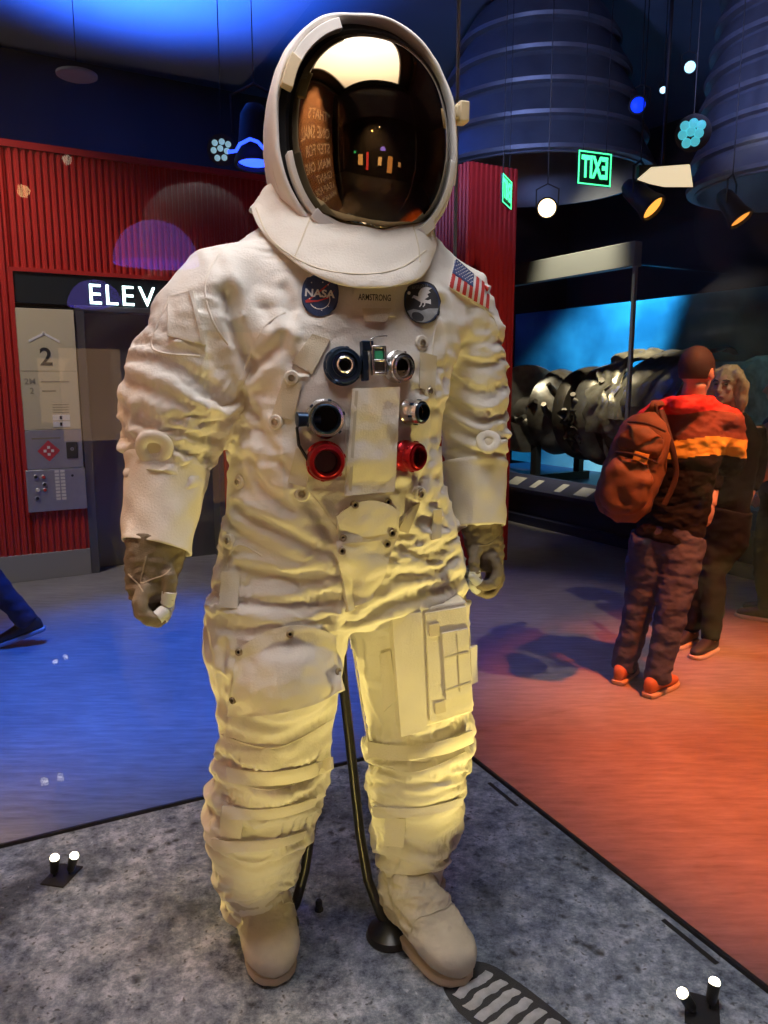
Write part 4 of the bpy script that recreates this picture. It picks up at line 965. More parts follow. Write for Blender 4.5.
def add_head(mb, c, f, up, s=1.0):
    f = unit(f); up = unit(up-f*(np.asarray(up)@f)); l = np.cross(up, f)
    ell(mb, c+up*.022*s-f*.008*s, l*.074*s, f*.092*s, up*.094*s)
    ell(mb, c-up*.045*s+f*.022*s, l*.054*s, f*.062*s, up*.070*s)
    ell(mb, c-up*.095*s+f*.060*s, l*.022*s, f*.018*s, up*.016*s)          # chin
    mb.tube([c+up*.022*s+f*.078*s, c-up*.005*s+f*.095*s, c-up*.028*s+f*.106*s, c-up*.036*s+f*.092*s], [.008*s,.010*s,.014*s,.010*s], 10)   # nose
    ell(mb, c+up*.034*s+f*.070*s, l*.052*s, f*.014*s, up*.010*s)          # brow
    ell(mb, c-up*.062*s+f*.078*s, l*.024*s, f*.010*s, up*.010*s)          # lips
    for q in (-1, 1):
        ell(mb, c+l*q*.076*s-up*.008*s-f*.008*s, l*.010*s, f*.018*s, up*.031*s); ell(mb, c+l*q*.040*s-up*.020*s+f*.062*s, l*.018*s, f*.016*s, up*.018*s)
    return l
def add_hand(mb, w, d, side, curl, s=1.0, thumb=1):
    """palm and five fingers: w wrist, d along the hand, side across the palm towards the thumb, curl towards the palm's inside"""
    d, curl = unit(d), unit(curl); side = unit(side-d*(np.asarray(side)@d))
    ell(mb, w+d*.045*s, side*.040*s, curl*.017*s, d*.052*s)
    for k, ln in enumerate((.070,.078,.073,.058)):
        b = w+d*.085*s+side*(.030-.020*k)*s
        mb.tube([b-d*.02*s, b+d*ln*.35*s+curl*.004*s, b+d*ln*.7*s+curl*.018*s, b+d*ln*.92*s+curl*.038*s], [.0095*s,.0092*s,.0086*s,.0070*s], 10)
    b = w+d*.025*s+side*.032*s
    mb.tube([b-side*.01*s, b+side*.018*s+d*.02*s, b+side*.026*s+d*.048*s+curl*.006*s, b+side*.022*s+d*.072*s+curl*.014*s], [.013*s,.012*s,.0105*s,.008*s], 10)
def wrinkled(V, F, amp=.006, sc=14, zs=2.2, seed=0):
    N = vnormals(V, F); return V+N*np.array([amp*noise.noise(Vector((p[0]*sc, p[1]*sc, p[2]*sc*zs+seed)))+amp*.5*noise.noise(Vector((p[0]*sc*2.3, p[1]*sc*2.3, p[2]*sc*zs*2+seed))) for p in V])[:,None]
M['skin'] = mat('skin', (.58,.36,.26), .55, noise_amt=.08, noise_scale=12)
M['hair_dark'] = mat('greying_hair', (.05,.035,.028), .7, noise_amt=.5, noise_scale=90, bump=.6, bump_scale=160)
M['hair_blond'] = mat('blond_hair', (.62,.47,.27), .6, noise_amt=.35, noise_scale=60, bump=.6, bump_scale=90)
M['jk_black'] = mat('jacket_black', (.007,.007,.008), .85, spec=.2); M['jk_red'] = mat('jacket_red', (.62,.035,.03), .7); M['jk_rust'] = mat('jacket_rust', (.16,.045,.026), .75); M['jk_yellow'] = mat('jacket_yellow', (.66,.46,.06), .7); M['jk_orange'] = mat('jacket_orange', (.78,.20,.03), .7)
M['jeans'] = mat('jeans', (.060,.070,.125), .8, noise_amt=.35, noise_scale=18, bump=.3, bump_scale=120)
M['pack'] = mat('backpack_cloth', (.20,.085,.032), .7, noise_amt=.25, noise_scale=14, bump=.3, bump_scale=70); M['pack_dark'] = mat('backpack_trim', (.05,.022,.012), .7); M['pack_tag'] = mat('backpack_tag', (.75,.38,.05), .6)
M['trainer'] = mat('tan_trainer', (.50,.17,.055), .65, noise_amt=.2, noise_scale=30); M['trainer_sole'] = mat('trainer_sole', (.55,.40,.25), .6)
M['black_shoe'] = mat('black_shoe', (.02,.02,.022), .55); M['white_sole'] = mat('white_sole', (.62,.60,.56), .55); M['grey_sole'] = mat('grey_sole', (.30,.33,.40), .5)
M['knit_black'] = mat('black_knit', (.006,.006,.007), .9, spec=.2); M['trouser_black'] = mat('black_trousers', (.006,.007,.009), .85, spec=.2); M['dark_jacket'] = mat('dark_jacket', (.012,.013,.018), .75); M['navy_jeans'] = mat('navy_jeans', (.02,.028,.06), .8); M['peach'] = mat('tan_sleeve', (.42,.17,.09), .75)
M['eye'] = mat('eye', (.03,.02,.02), .3); M['lip'] = mat('lip', (.42,.14,.12), .5); M['watch'] = mat('dark_strap', (.02,.02,.02), .5)
def shoe(root, heel, toe, up_m, sole_m, s=1.0, name='shoe'):
    heel, toe = np.asarray(heel, float), np.asarray(toe, float); d = unit(toe-heel); L = np.linalg.norm(toe-heel); sd = unit(np.cross(UZ, d)); nrm = unit(np.cross(d, sd))
    prof = [(-.02,.022,.06),(.05,.034,.085),(.2,.038,.095),(.4,.038,.085),(.6,.043,.065),(.78,.045,.05),(.92,.036,.042),(1.0,.016,.03)]
    mb = MB(); rings = []
    for x, w, h in prof:
        rings.append([heel+d*L*x+sd*w*s*supell(2*PI*k/22, 2.5)[0]+nrm*(.018+h*s*.5*(1+supell(2*PI*k/22, 2.5)[1])) for k in range(22)])
    mb.loft(rings); o = mb.build(name, up_m, root, subsurf=1, angle=60)
    sb = MB(); ol = [(x, w+.004) for x, w, h in prof]+[(x, -w-.004) for x, w, h in prof[::-1]]
    sb.loft([[heel+d*L*(.5+(x-.5)*sc*1.03)+sd*w*s*sc+nrm*z for x, w in ol] for z, sc in ((0,.96),(.005,1),(.020,1),(.024,.95))]); sb.build('sole', sole_m, o, angle=50)
    lb = MB()
    for k in range(3):
        x = .42+.10*k; a = heel+d*L*x+nrm*(.018+.085*s*(1-.25*k)+.002)
        lb.tube([a-sd*.022*s-nrm*.008, a, a+sd*.022*s-nrm*.008], .004, 6)
    lb.build('laces', M['white'] if up_m is not M['black_shoe'] else M['watch'], o); return o
def banded(V, F, bands, mats, name, root):
    """garment in colour blocks by height: bands = upper limits from the top"""
    V = np.asarray(V); mb = MB(); mb.add(V, F)
    for i, f in enumerate(F):
        c = V[list(f)].mean(0); mb.m[i] = bands(c)
    return mb.build(name, mats, root, angle=180)

# ---- man with the backpack, seen from behind
ym = 3.97
def PM(px, py, dy=0.0): return on_y(px, py, ym+dy)
fwd = unit([.35, .94, 0]); lat = np.array([fwd[1], -fwd[0], 0])    # lat points to the picture's right
man = thing('person', on_z(638, 680, 0), 'man seen from behind in red, yellow and black jacket and jeans by the engine display', 'person')
hd = PM(697,372); nk = PM(693,398); ch = PM(688,425); wa = PM(675,500); hp = PM(668,535)
la, ra = on_z(623,668,.07), on_z(656,681,.07)
hl = hp-lat*.09-UZ*.02; hr = hp+lat*.09-UZ*.02
kl = on_y(640,602,la[1]+.02); kr = on_y(672,608,ra[1]+.05)
bm = MB(); add_head(bm, hd, unit(fwd+lat*.55), UZ+lat*.05, 1.06); path_tube(bm, [hd-UZ*.05-fwd*.02, nk, ch], [.058,.060,.075])
path_tube(bm, [ch+UZ*.03, wa, hp-UZ*.04], [.13,.125,.14], flat=.7, up=lat); path_tube(bm, [hl, kl, la], [.075,.05,.035]); path_tube(bm, [hr, kr, ra], [.075,.05,.035])
shl, shr = PM(651,416), PM(727,418,-.02)
ell_l = PM(624,458,.05); wl = ell_l+fwd*.22+UZ*.03+lat*.06; err = PM(733,466,.02); wr = err+fwd*.22-lat*.08+UZ*.02
path_tube(bm, [shl, ell_l, wl], [.05,.04,.028]); path_tube(bm, [shr, err, wr], [.05,.04,.028]); add_hand(bm, wl, fwd, UZ, lat); add_hand(bm, wr, fwd-lat*.3, UZ, -lat)
V, F = remesh(bm, .008, 3); np_mesh('body', V, F, M['skin'], man, angle=180)
jm = MB(); path_tube(jm, [nk-UZ*.015, ch-UZ*.01, lerp(ch, wa, .5), wa-UZ*.04, hp-UZ*.03], [.085,.185,.185,.172,.176], 32, flat=.68, up=lat)
path_tube(jm, [shl+lat*.06, shl-UZ*.03, ell_l, wl-fwd*.03], [.085,.082,.064,.046], 24); path_tube(jm, [shr-lat*.06, shr-UZ*.03, err, wr-fwd*.03], [.085,.082,.064,.046], 24)
path_tube(jm, [PM(668,402,.02), PM(680,404,-.09), PM(698,404,-.09), PM(712,402,.02)], [.035,.05,.05,.035], 16)
V, F = remesh(jm, .014, 6); V = wrinkled(V, F, .016, 9, 1.6, 3); V, F = subdivide(V, F); V = wrinkled(V, F, .004, 26, 2, 8)
zr, zt, zy, zb_ = PM(690,412)[2], PM(690,437)[2], PM(690,455)[2], PM(690,425)[2]
def bands(c):
    side = (c-shl)@lat; z = c[2]+.012*math.sin(side*16)
    if side < .0: return 1 if z > PM(690,415)[2] else (4 if z > PM(690,440)[2] else 0)
    return 1 if z > zr else (2 if z > zt else (3 if z > zy else 0))
banded(V, F, bands, [M['jk_black'], M['jk_red'], M['jk_rust'], M['jk_yellow'], M['jk_orange']], 'jacket', man)
tm = MB(); path_tube(tm, [wa-UZ*.06, hp, hp-UZ*.09], [.14,.152,.14], 28, flat=.75, up=lat)
path_tube(tm, [hl+UZ*.02, lerp(hl, kl, .5), kl, lerp(kl, la, .5), la-UZ*.015], [.105,.10,.082,.074,.068], 24); path_tube(tm, [hr+UZ*.02, lerp(hr, kr, .5), kr, lerp(kr, ra, .5), ra-UZ*.015], [.105,.10,.082,.074,.068], 24)
V, F = remesh(tm, .014, 6); V = wrinkled(V, F, .012, 10, 2.2, 1); V, F = subdivide(V, F); V = wrinkled(V, F, .003, 30, 2, 4); np_mesh('trousers', V, F, M['jeans'], man, angle=180)
for a, dr in ((la, unit([.55,.8,0])), (ra, unit([.75,.66,0]))):
    h = a*np.array([1,1,0]); shoe(man, h-dr*.08-UZ*0+UZ*.002, h+dr*.20+UZ*.002, M['trainer'], M['trainer_sole'])
hf = unit(fwd+lat*.55); hm_ = MB(); rings = []
for j in range(0, 15):
    ph = PI*j/15*.74; r = []
    for k in range(28):
        t = 2*PI*k/28; fr = math.cos(t); p2 = ph*(1-.42*max(fr, 0)); r.append(hd+UZ*.026-hf*.010+UZ*.106*math.cos(p2)+(hf*fr*.102+np.cross(UZ, hf)*math.sin(t)*.084)*max(math.sin(p2), .01))
    rings.append(r)
hm_.loft(rings+[[hd+(p-hd)*.93 for p in rings[-1]]], True, True, True); hm_.build('hair', M['hair_dark'], man)
# ---- his backpack
bc_ = PM(634,468,-.13); bu = unit(PM(650,415,-.13)-PM(618,515,-.13)); bx_ = unit(lat-bu*(lat@bu)); bd = -np.cross(bx_, bu); bd = bd if bd[1] < 0 else -bd
pk = thing('backpack', PM(620,520,-.13), 'brown backpack with an orange tag on the left shoulder of the man in jeans', 'backpack')
def packbox(c, w, d, h, m, name, parent, n=2.6, amp=.022):
    mb = MB(); rings = []
    for j in np.linspace(-1, 1, 18):
        sc = (1-abs(j)**4.5)**.5 if abs(j) < 1 else .12
        sc = max(sc, .12)*(1.0-.10*max(j, 0)); rings.append([c+bu*h*j+bx_*w*sc*supell(2*PI*k/32, n)[0]+bd*d*sc*supell(2*PI*k/32, n)[1] for k in range(32)])
    mb.loft(rings); V, F = np.array(mb.v), mb.f; V = wrinkled(V, F, amp, 13, 1, 5); return np_mesh(name, V, F, m, parent, angle=60)
packbox(bc_, .142, .095, .285, M['pack'], 'main_compartment', pk); packbox(bc_+bd*.10-bu*.09-bx_*.01, .115, .05, .145, M['pack'], 'front_pocket', pk); packbox(bc_+bd*.085+bu*.135, .105, .035, .07, M['pack'], 'upper_pocket', pk)
mb = MB(); mb.box(bc_+bd*.135+bu*.062+bx_*.02, bx_*.035, bd*.004, bu*.022); mb.build('tag', M['pack_tag'], pk, bevel=.002)
for a, b in (((-.10,.055),(.10,.055)),((-.09,.21),(.09,.21))):
    mb = MB(); mb.tube(smooth_path([bc_+bd*.10+bx_*a[0]+bu*a[1], bc_+bd*.155+bu*(a[1]+.012), bc_+bd*.10+bx_*b[0]+bu*b[1]]), .006, 8); mb.build('zip', M['pack_dark'], pk)
mb = MB(); mb.tube(smooth_path([bc_+bu*.27-bd*.02, bc_+bu*.32, PM(656,403,-.10), PM(664,404,-.02), PM(668,415,.10)]), .022, 10, flat=.35); mb.build('shoulder_strap', M['pack'], pk)
mb = MB(); mb.tube(smooth_path([PM(661,410,-.13), PM(670,440,-.20), PM(676,475,-.17), PM(664,505,-.16)]), .016, 10, flat=.35); mb.build('shoulder_strap', M['pack_dark'], pk)
mb = MB(); mb.tube(smooth_path([bc_+bu*.275-bx_*.03, bc_+bu*.325, bc_+bu*.275+bx_*.03]), .008, 8); mb.build('grab_handle', M['pack_dark'], pk)

# ---- blond woman beyond him
yw = 4.62
def PW_(px, py, dy=0.0): return on_y(px, py, yw+dy)
wf_ = unit([-.72, -.62, 0]); wl_ = np.cross(UZ, wf_)
wo = thing('person', on_z(708, 646, 0), 'blond woman in a black top and black trousers facing the man with the backpack', 'person')
hd = PW_(727,386); nk = PW_(735,412); ch = PW_(738,440); wa = PW_(728,500); hp = PW_(722,535)
bm = MB(); add_head(bm, hd, wf_, UZ, .98); path_tube(bm, [hd-UZ*.05+wf_*-.02, nk, ch], [.048,.05,.07])
path_tube(bm, [ch+UZ*.03, wa, hp-UZ*.04], [.12,.105,.13], flat=.7, up=wl_)
ankF, ankB = on_z(710,642,.07), on_z(690,633,.07); hA = hp+wl_*.08*-1; hB = hp+wl_*.08
kA = lerp(hp, ankF, .52)+wf_*.03; kB = lerp(hp, ankB, .52)+wf_*.03
path_tube(bm, [hA, kA, ankF], [.075,.048,.033]); path_tube(bm, [hB, kB, ankB], [.075,.048,.033])
sA = PW_(755,428,.02); sB = PW_(718,430,-.02); eA = PW_(757,468,.05); wA = PW_(744,508,-.05); eB = PW_(715,470,-.1); wB = PW_(712,505,-.2)
path_tube(bm, [sA, eA, wA], [.045,.036,.025]); path_tube(bm, [sB, eB, wB], [.045,.036,.025]); add_hand(bm, wA, -UZ+wf_*.35, wf_, wl_*1.0, .95); add_hand(bm, wB, -UZ+wf_*.3, wf_, -wl_, .95)
V, F = remesh(bm, .007, 2); np_mesh('body', V, F, M['skin'], wo, angle=180)
for q in (-1, 1):
    mb = MB(); ell(mb, hd+wl_*q*.030+UZ*.012+wf_*.076, wl_*.013, wf_*.008, UZ*.006, 12, 8); mb.build('eye', M['eye'], wo)
    mb = MB(); mb.tube([hd+wl_*q*.014+UZ*.030+wf_*.088, hd+wl_*q*.034+UZ*.036+wf_*.082, hd+wl_*q*.050+UZ*.028+wf_*.066], .003, 6); mb.build('eyebrow', M['hair_dark'], wo)
mb = MB(); ell(mb, hd-UZ*.061+wf_*.084, wl_*.022, wf_*.006, UZ*.007, 12, 8); mb.build('lips', M['lip'], wo)
hb_ = MB(); ell(hb_, hd+UZ*.030-wf_*.020, wl_*.092, wf_*.100, UZ*.100); 
for q in (-1, 1): path_tube(hb_, [hd+UZ*.09+wl_*q*.04+wf_*.03, hd+UZ*.03+wl_*q*.085+wf_*.01, hd-UZ*.06+wl_*q*.090-wf_*.01, hd-UZ*.14+wl_*q*.08-wf_*.02], [.03,.035,.035,.02])
path_tube(hb_, [hd-wf_*.07+UZ*.02, hd-wf_*.09-UZ*.06, hd-wf_*.08-UZ*.15], [.07,.075,.05])
V, F = remesh(hb_, .010, 3); V = wrinkled(V, F, .012, 30, .5, 2); np_mesh('hair', V, F, M['hair_blond'], wo, angle=180)
jm = MB(); path_tube(jm, [nk-UZ*.005, ch, lerp(ch, wa, .5), wa, hp-UZ*.07], [.062,.140,.140,.132,.155], 28, flat=.7, up=wl_)
path_tube(jm, [sA-UZ*.0, eA, lerp(eA, wA, .55)], [.07,.055,.045], 20); path_tube(jm, [sB, eB, lerp(eB, wB, .6)], [.07,.055,.045], 20)
V, F = remesh(jm, .014, 5); V = wrinkled(V, F, .010, 10, 1.6, 3); V, F = subdivide(V, F); np_mesh('jumper', V, F, M['knit_black'], wo, angle=180)
tm = MB(); path_tube(tm, [wa-UZ*.05, hp, hp-UZ*.09], [.15,.16,.14], 24, flat=.75, up=wl_)
path_tube(tm, [hA, kA, ankF+UZ*.01], [.095,.070,.052], 20); path_tube(tm, [hB, kB, ankB+UZ*.01], [.095,.070,.052], 20)
V, F = remesh(tm, .014, 5); V = wrinkled(V, F, .009, 10, 2.2, 1); V, F = subdivide(V, F); np_mesh('trousers', V, F, M['trouser_black'], wo, angle=180)
for a in (ankF, ankB):
    h = a*np.array([1,1,0]); shoe(wo, h-wf_*.07+UZ*.002, h+unit(wf_+np.array([-.1,0,0]))*.18+UZ*.002, M['black_shoe'], M['white_sole'], .95)

# ---- third visitor cut by the right edge, and one striding out past the left edge
def simple_person(base_px, yb, height, f, label, torso_m, leg_m, shoe_m, sole_m, stride=0.0, arm_bend=0.0, sleeve=None, hair=None, hem=.0):
    g = on_z(base_px[0], base_px[1], 0); f = unit(f); l = np.cross(UZ, f); s = height/1.75; r = thing('person', g, label, 'person')
    hp = g+UZ*.93*s; wa = g+UZ*1.08*s+f*.02; ch = g+UZ*1.36*s+f*.03; nk = g+UZ*1.47*s+f*.03; hd = g+UZ*1.63*s+f*.05
    fa, fb = g+f*stride*.5+l*.09+UZ*.08, g-f*stride*.5-l*.09+UZ*(.08+.05*(stride > 0)); ka = lerp(hp, fa, .5)+f*.05+l*.08*.5; kb = lerp(hp, fb, .5)+f*(.06 if stride else .02)-l*.04
    sh = [ch+l*.19+UZ*.03, ch-l*.19+UZ*.03]; sw = stride*.22
    el = [sh[0]-UZ*.29*s-f*(sw)+l*.05, sh[1]-UZ*.29*s+f*(sw)-l*.05]; wr = [el[0]-UZ*(.25-arm_bend*.2)*s+f*(.05-sw*.5+arm_bend*.25), el[1]-UZ*.25*s+f*(.06+sw)]
    bm = MB(); add_head(bm, hd, f, UZ, 1.0); path_tube(bm, [hd-UZ*.05, nk, ch], [.055,.058,.075]); path_tube(bm, [ch+UZ*.03, wa, hp-UZ*.04], [.13,.12,.14], flat=.7, up=l)
    path_tube(bm, [hp+l*.08, ka, fa], [.075,.05,.035]); path_tube(bm, [hp-l*.08, kb, fb], [.075,.05,.035])
    for i in (0, 1): path_tube(bm, [sh[i], el[i], wr[i]], [.05,.04,.028]); add_hand(bm, wr[i], -UZ+f*(.3+arm_bend*2), f, (l if i else -l))
    V, F = remesh(bm, .008, 2); np_mesh('body', V, F, M['skin'], r, angle=180)
    jm = MB(); path_tube(jm, [nk-UZ*.01, ch, lerp(ch, wa, .5), wa, hp-UZ*(.06+hem)], [.08,.185,.185,.175,.195], 28, flat=.68, up=l)
    V, F = remesh(jm, .016, 5); V = wrinkled(V, F, .012, 9, 1.6, 3); np_mesh('jacket', V, F, torso_m, r, angle=180)
    for i in (0, 1):
        q = MB(); path_tube(q, [sh[i], el[i], wr[i]+(el[i]-wr[i])*.08], [.08,.064,.05], 22); V, F = remesh(q, .014, 4); V = wrinkled(V, F, .010, 12, 2, i); np_mesh('sleeve', V, F, sleeve or torso_m, r, angle=180)
    tm = MB(); path_tube(tm, [wa-UZ*.05, hp, hp-UZ*.09], [.155,.165,.145], 24, flat=.75, up=l); path_tube(tm, [hp+l*.09, ka, fa+UZ*.0], [.10,.078,.062], 22); path_tube(tm, [hp-l*.09, kb, fb], [.10,.078,.062], 22)
    V, F = remesh(tm, .015, 5); V = wrinkled(V, F, .010, 10, 2.2, 1); np_mesh('trousers', V, F, leg_m, r, angle=180)
    h = fa-UZ*.08; shoe(r, h-f*.08+UZ*.002, h+f*.20+UZ*.002, shoe_m, sole_m)
    h = fb-UZ*.08; tip = UZ*(.0 if not stride else -.05)
    shoe(r, h-f*.08+UZ*.002+(UZ*.03 if stride else 0), h+f*.20+UZ*.002+tip*1.0, shoe_m, sole_m)
    hm = MB(); ell(hm, hd+UZ*.034-f*.022, l*.086, f*.092, UZ*.094); V, F = remesh(hm, .012, 2); V = wrinkled(V, F, .006, 30, 1, 2); np_mesh('hair', V, F, hair or M['hair_dark'], r, angle=180)
    return r
simple_person((770,618), 5.2, 1.68, [-.8,.6,0], 'visitor in dark clothes with tan sleeves at the right edge of the picture', M['dark_jacket'], M['trouser_black'], M['black_shoe'], M['grey_sole'], 0, .75, M['peach'])
simple_person((-36,656), 4.7, 1.76, [-.93,-.35,0], 'visitor in dark clothes striding out past the left edge of the picture', M['dark_jacket'], M['navy_jeans'], M['black_shoe'], M['grey_sole'], .72, 0, None, None, .10)
# ================================================================== RIGHT-HAND DISPLAY: recovered engine
M['metal_old'] = mat('weathered_metal', (.34, .33, .29), .42, metal=.75, noise_amt=.6, noise_scale=7, bump=.5, bump_scale=22, col2=(.12,.09,.06))
M['metal_dark'] = mat('sooty_metal', (.11, .10, .085), .5, metal=.7, noise_amt=.6, noise_scale=9, bump=.5, bump_scale=26, col2=(.04,.03,.02))
M['metal_pale'] = mat('torn_sheet_metal', (.62, .58, .46), .35, metal=.7, noise_amt=.45, noise_scale=10, bump=.6, bump_scale=18, col2=(.22,.19,.13))
M['navy_plinth'] = mat('navy_plinth', (.022, .026, .06), .45)
M['label'] = mat('label_card', (.34, .34, .33), .6)
def mural_material():
    m = bpy.data.materials.new('sea_mural'); m.use_nodes = True; nt = m.node_tree; b = nt.nodes['Principled BSDF']; N = nt.nodes.new; Lk = nt.links.new
    tc = N('ShaderNodeTexCoord'); n = N('ShaderNodeTexNoise'); n.inputs['Scale'].default_value = 1.6; n.inputs['Detail'].default_value = 7; Lk(tc.outputs['Object'], n.inputs[0])
    r = N('ShaderNodeValToRGB'); r.color_ramp.elements[0].position = .3; r.color_ramp.elements[1].position = .7; r.color_ramp.elements[0].color = (.05,.20,.30,1); r.color_ramp.elements[1].color = (.20,.52,.66,1)
    Lk(n.outputs['Fac'], r.inputs[0]); Lk(r.outputs[0], b.inputs['Base Color']); b.inputs['Roughness'].default_value = .8; return m
PF = 5.67
mb = MB(); rbox(mb, PF, 9.3, -9.2, -1.2, 0, .10); rbox(mb, PF+.10, 9.3, -9.2, -1.2, .10, .36)
structure(mb, 'trim_2', M['navy_plinth'], smooth=False)
rail = thing('label_rail', R_(PF, -5.5, 0), 'dark sloping label rail along the front of the engine display', 'rail')
rm = MB()
rm.loft([[R_(PF+.02, b, .36), R_(PF+.02, b, .40), R_(PF+.26, b, .52), R_(PF+.30, b, .52), R_(PF+.30, b, .36)] for b in (-9.2, -1.3)]); rm.build('rail_body', M['navy_plinth'], rail, smooth=False)
for b in (-7.35,-6.95,-6.6,-6.2,-5.85,-5.4,-5.0,-4.5):
    q = MB(); c = R_(PF+.135, b, .46); t = (E1*.24+UZ*.12); t /= np.linalg.norm(t); q.box(c+np.cross(E2, t)*-.004, t*.08, E2*(.10 if int(b*20)%2 else .05), np.cross(t, E2)*.003)
    q.build('label_card', M['label'], rail, smooth=False)
mb = MB(); rbox(mb, 7.9, 8.0, -9.6, -1.0, .36, 2.62); tag(mb.build('sea_mural', mural_material(), None, smooth=False), 'blue lit sea mural standing behind the rocket engine', 'mural')
# glass case over the engine's left end
gc = thing('engine_case', R_(PF+.3, -6.4, .5), 'tall frameless glass enclosure with a grey header in front of the engine', 'glass case')
gA, gB = -8.9, -5.48
mb = MB(); rbox(mb, PF+.30, PF+.312, gA, gB, .52, 2.72); mb.build('glass_pane', M['glass'], gc, smooth=False)
mb = MB(); rbox(mb, PF+.312, PF+1.9, gB-.012, gB, .52, 2.72); mb.build('glass_pane', M['glass'], gc, smooth=False)
M['header'] = mat('grey_header', (.16, .17, .16), .5)
mb = MB(); rbox(mb, PF+.26, PF+.36, gA, gB+.02, 2.70, 2.93); mb.build('header', M['header'], gc, bevel=.004)
for b in (gB, gB-2.1):
    mb = MB(); rbox(mb, PF+.285, PF+.32, b-.018, b+.018, .50, 2.72); mb.build('post', M['seal'], gc, smooth=False)

EA, EZ = 6.75, 1.22
eng = thing('rocket_engine', R_(EA, -5.6, .36), 'weathered recovered rocket engine lying on its side behind glass', 'rocket engine')
def disc_part(name, b, prof, m, seg=48, dent=.03, sd=0, da=0, dz=0, tilt=0, sgn=1):
    """turned part about the engine axis; prof = (radius, along)"""
    ax = -sgn*E2*math.cos(tilt)+E1*math.sin(tilt)
    mb = MB(); mb.lathe(prof, R_(EA+da, b, EZ+dz), ax, seg, cap=False)
    V = np.array(mb.v); c = R_(EA+da, b, EZ+dz)
    mb.v = [tuple(p+(p-c)*dent*noise.noise(Vector(p)*3+Vector((sd,0,0)))+np.array([0,0,1])*dent*.2*noise.noise(Vector(p)*7)) for p in V]
    return mb.build(name, m, eng, angle=35)
disc_part('injector_plate', -7.95, [(0,.10),(.10,.10),(.11,.06),(.19,.06),(.20,.02),(.30,.02),(.31,.05),(.36,.05),(.37,0),(.56,-.01),(.57,-.05),(.56,-.10),(0,-.10)], M['metal_old'], dz=.02, tilt=.55)
disc_part('turbine_dome', -7.25, [(.05,-.50),(.16,-.48),(.26,-.36),(.40,-.22),(.50,-.08),(.52,0),(.53,.05),(.49,.06),(.45,-.02),(.32,-.1),(.30,.3),(0,.3)][::-1], M['metal_old'], dent=.03)
disc_part('flange_ring', -6.85, [(.36,-.18),(.52,-.16),(.555,-.10),(.555,-.02),(.50,.0),(.47,.05),(.36,.06),(.34,-.1),(.36,-.18)], M['metal_dark'])
disc_part('manifold_ring', -6.45, [(.34,-.2),(.50,-.22),(.57,-.14),(.59,-.02),(.56,.08),(.48,.13),(.34,.13)], M['metal_old'], dent=.05)
disc_part('thrust_chamber', -5.55, [(.30,-.75),(.44,-.62),(.56,-.42),(.63,-.28),(.645,-.18),(.60,-.12),(.605,.15),(.64,.2),(.64,.3),(.58,.36),(.57,.9),(.62,.95),(.62,1.05),(.52,1.1),(0,1.1)][::-1], M['metal_pale'], dent=.045, sd=4, sgn=-1)
disc_part('shaft', -7.0, [(.16,-1.4),(.20,-1.3),(.20,1.2),(.16,1.3)], M['metal_dark'], 24)
def skin_sheet(name, b0, b1, t0, t1, r, m, sd, wob=.05):
    nb, nt = 14, 26; V = []; 
    for th in (0, 1):
        for i in range(nb):
            for j in range(nt):
                b = lerp(b0, b1, i/(nb-1)); t = lerp(t0, t1, j/(nt-1))
                e = noise.noise(Vector((i*.35+sd, j*.22, sd))); rr = r+wob*e+.06*((j/(nt-1))**3)-th*.012
                V.append(R_(EA-rr*math.cos(t), b+.10*noise.noise(Vector((j*.4, i*.2, sd+5))), EZ+rr*math.sin(t)))
    F = []; o = nb*nt
    for i in range(nb-1):
        for j in range(nt-1):
            a = i*nt+j; F += [(a, a+1, a+nt+1, a+nt), (o+a, o+a+nt, o+a+nt+1, o+a+1)]
    for i in range(nb-1):
        for j in (0, nt-1): a = i*nt+j; F.append((a, a+nt, o+a+nt, o+a))
    for j in range(nt-1):
        for i in (0, nb-1): a = i*nt+j; F.append((a, a+1, o+a+1, o+a))
    mb = MB(); mb.add(V, F); return mb.build(name, m, eng, angle=50)
skin_sheet('torn_skin', -6.20, -5.80, -.25, 1.7, .66, M['metal_pale'], 1.0)
skin_sheet('torn_skin', -5.7, -5.0, .2, 1.9, .67, M['metal_old'], 3.0, .06)
skin_sheet('torn_skin', -5.8, -5.3, -1.0, .0, .68, M['metal_pale'], 7.0, .08)
skin_sheet('torn_skin', -6.62, -6.4, -.9, .1, .56, M['metal_dark'], 9.0, .09)
rr = random.Random(3)
for k in range(11):
    b = -7.7+k*.17; t = rr.uniform(-.7, .5); P = [R_(EA-(.30+.09*i)*math.cos(t+i*.12*rr.uniform(-1,1)), b+rr.uniform(-.12,.12)+i*.04, EZ+(.30+.09*i)*math.sin(t+i*.15)-.02*i) for i in range(4)]
    q = MB(); q.tube(P, [.035,.045,.04,.03], 12); q.build('broken_pipe', M['metal_old'] if k%2 else M['metal_dark'], eng)
for k in range(4):
    t = -1.1-.12*k; P = [R_(EA-.66*math.cos(t+i*.25), -6.0+k*.11+.02*i, EZ+.66*math.sin(t+i*.25)) for i in range(-2, 4)]
    q = MB(); q.tube(P, [.012,.03,.04,.04,.03,.012], 10, flat=.4); q.build('curled_strip', M['metal_pale'], eng)
q = MB(); q.lathe([(.0,-.05),(.20,-.05),(.22,-.03),(.22,.03),(.13,.04),(.12,-.02),(0,-.02)], R_(EA-.62,-7.95,EZ-.33), -E1*.8+E2*.6, 30, cap=False); q.build('pipe_flange', M['metal_old'], eng, angle=30)
q = MB(); q.tube([R_(EA-.30,-8.6,EZ+.45), R_(EA-.36,-8.2,EZ+.30), R_(EA-.42,-7.9,EZ+.0)], [.03,.05,.05], 12); q.build('strut', M['metal_old'], eng)
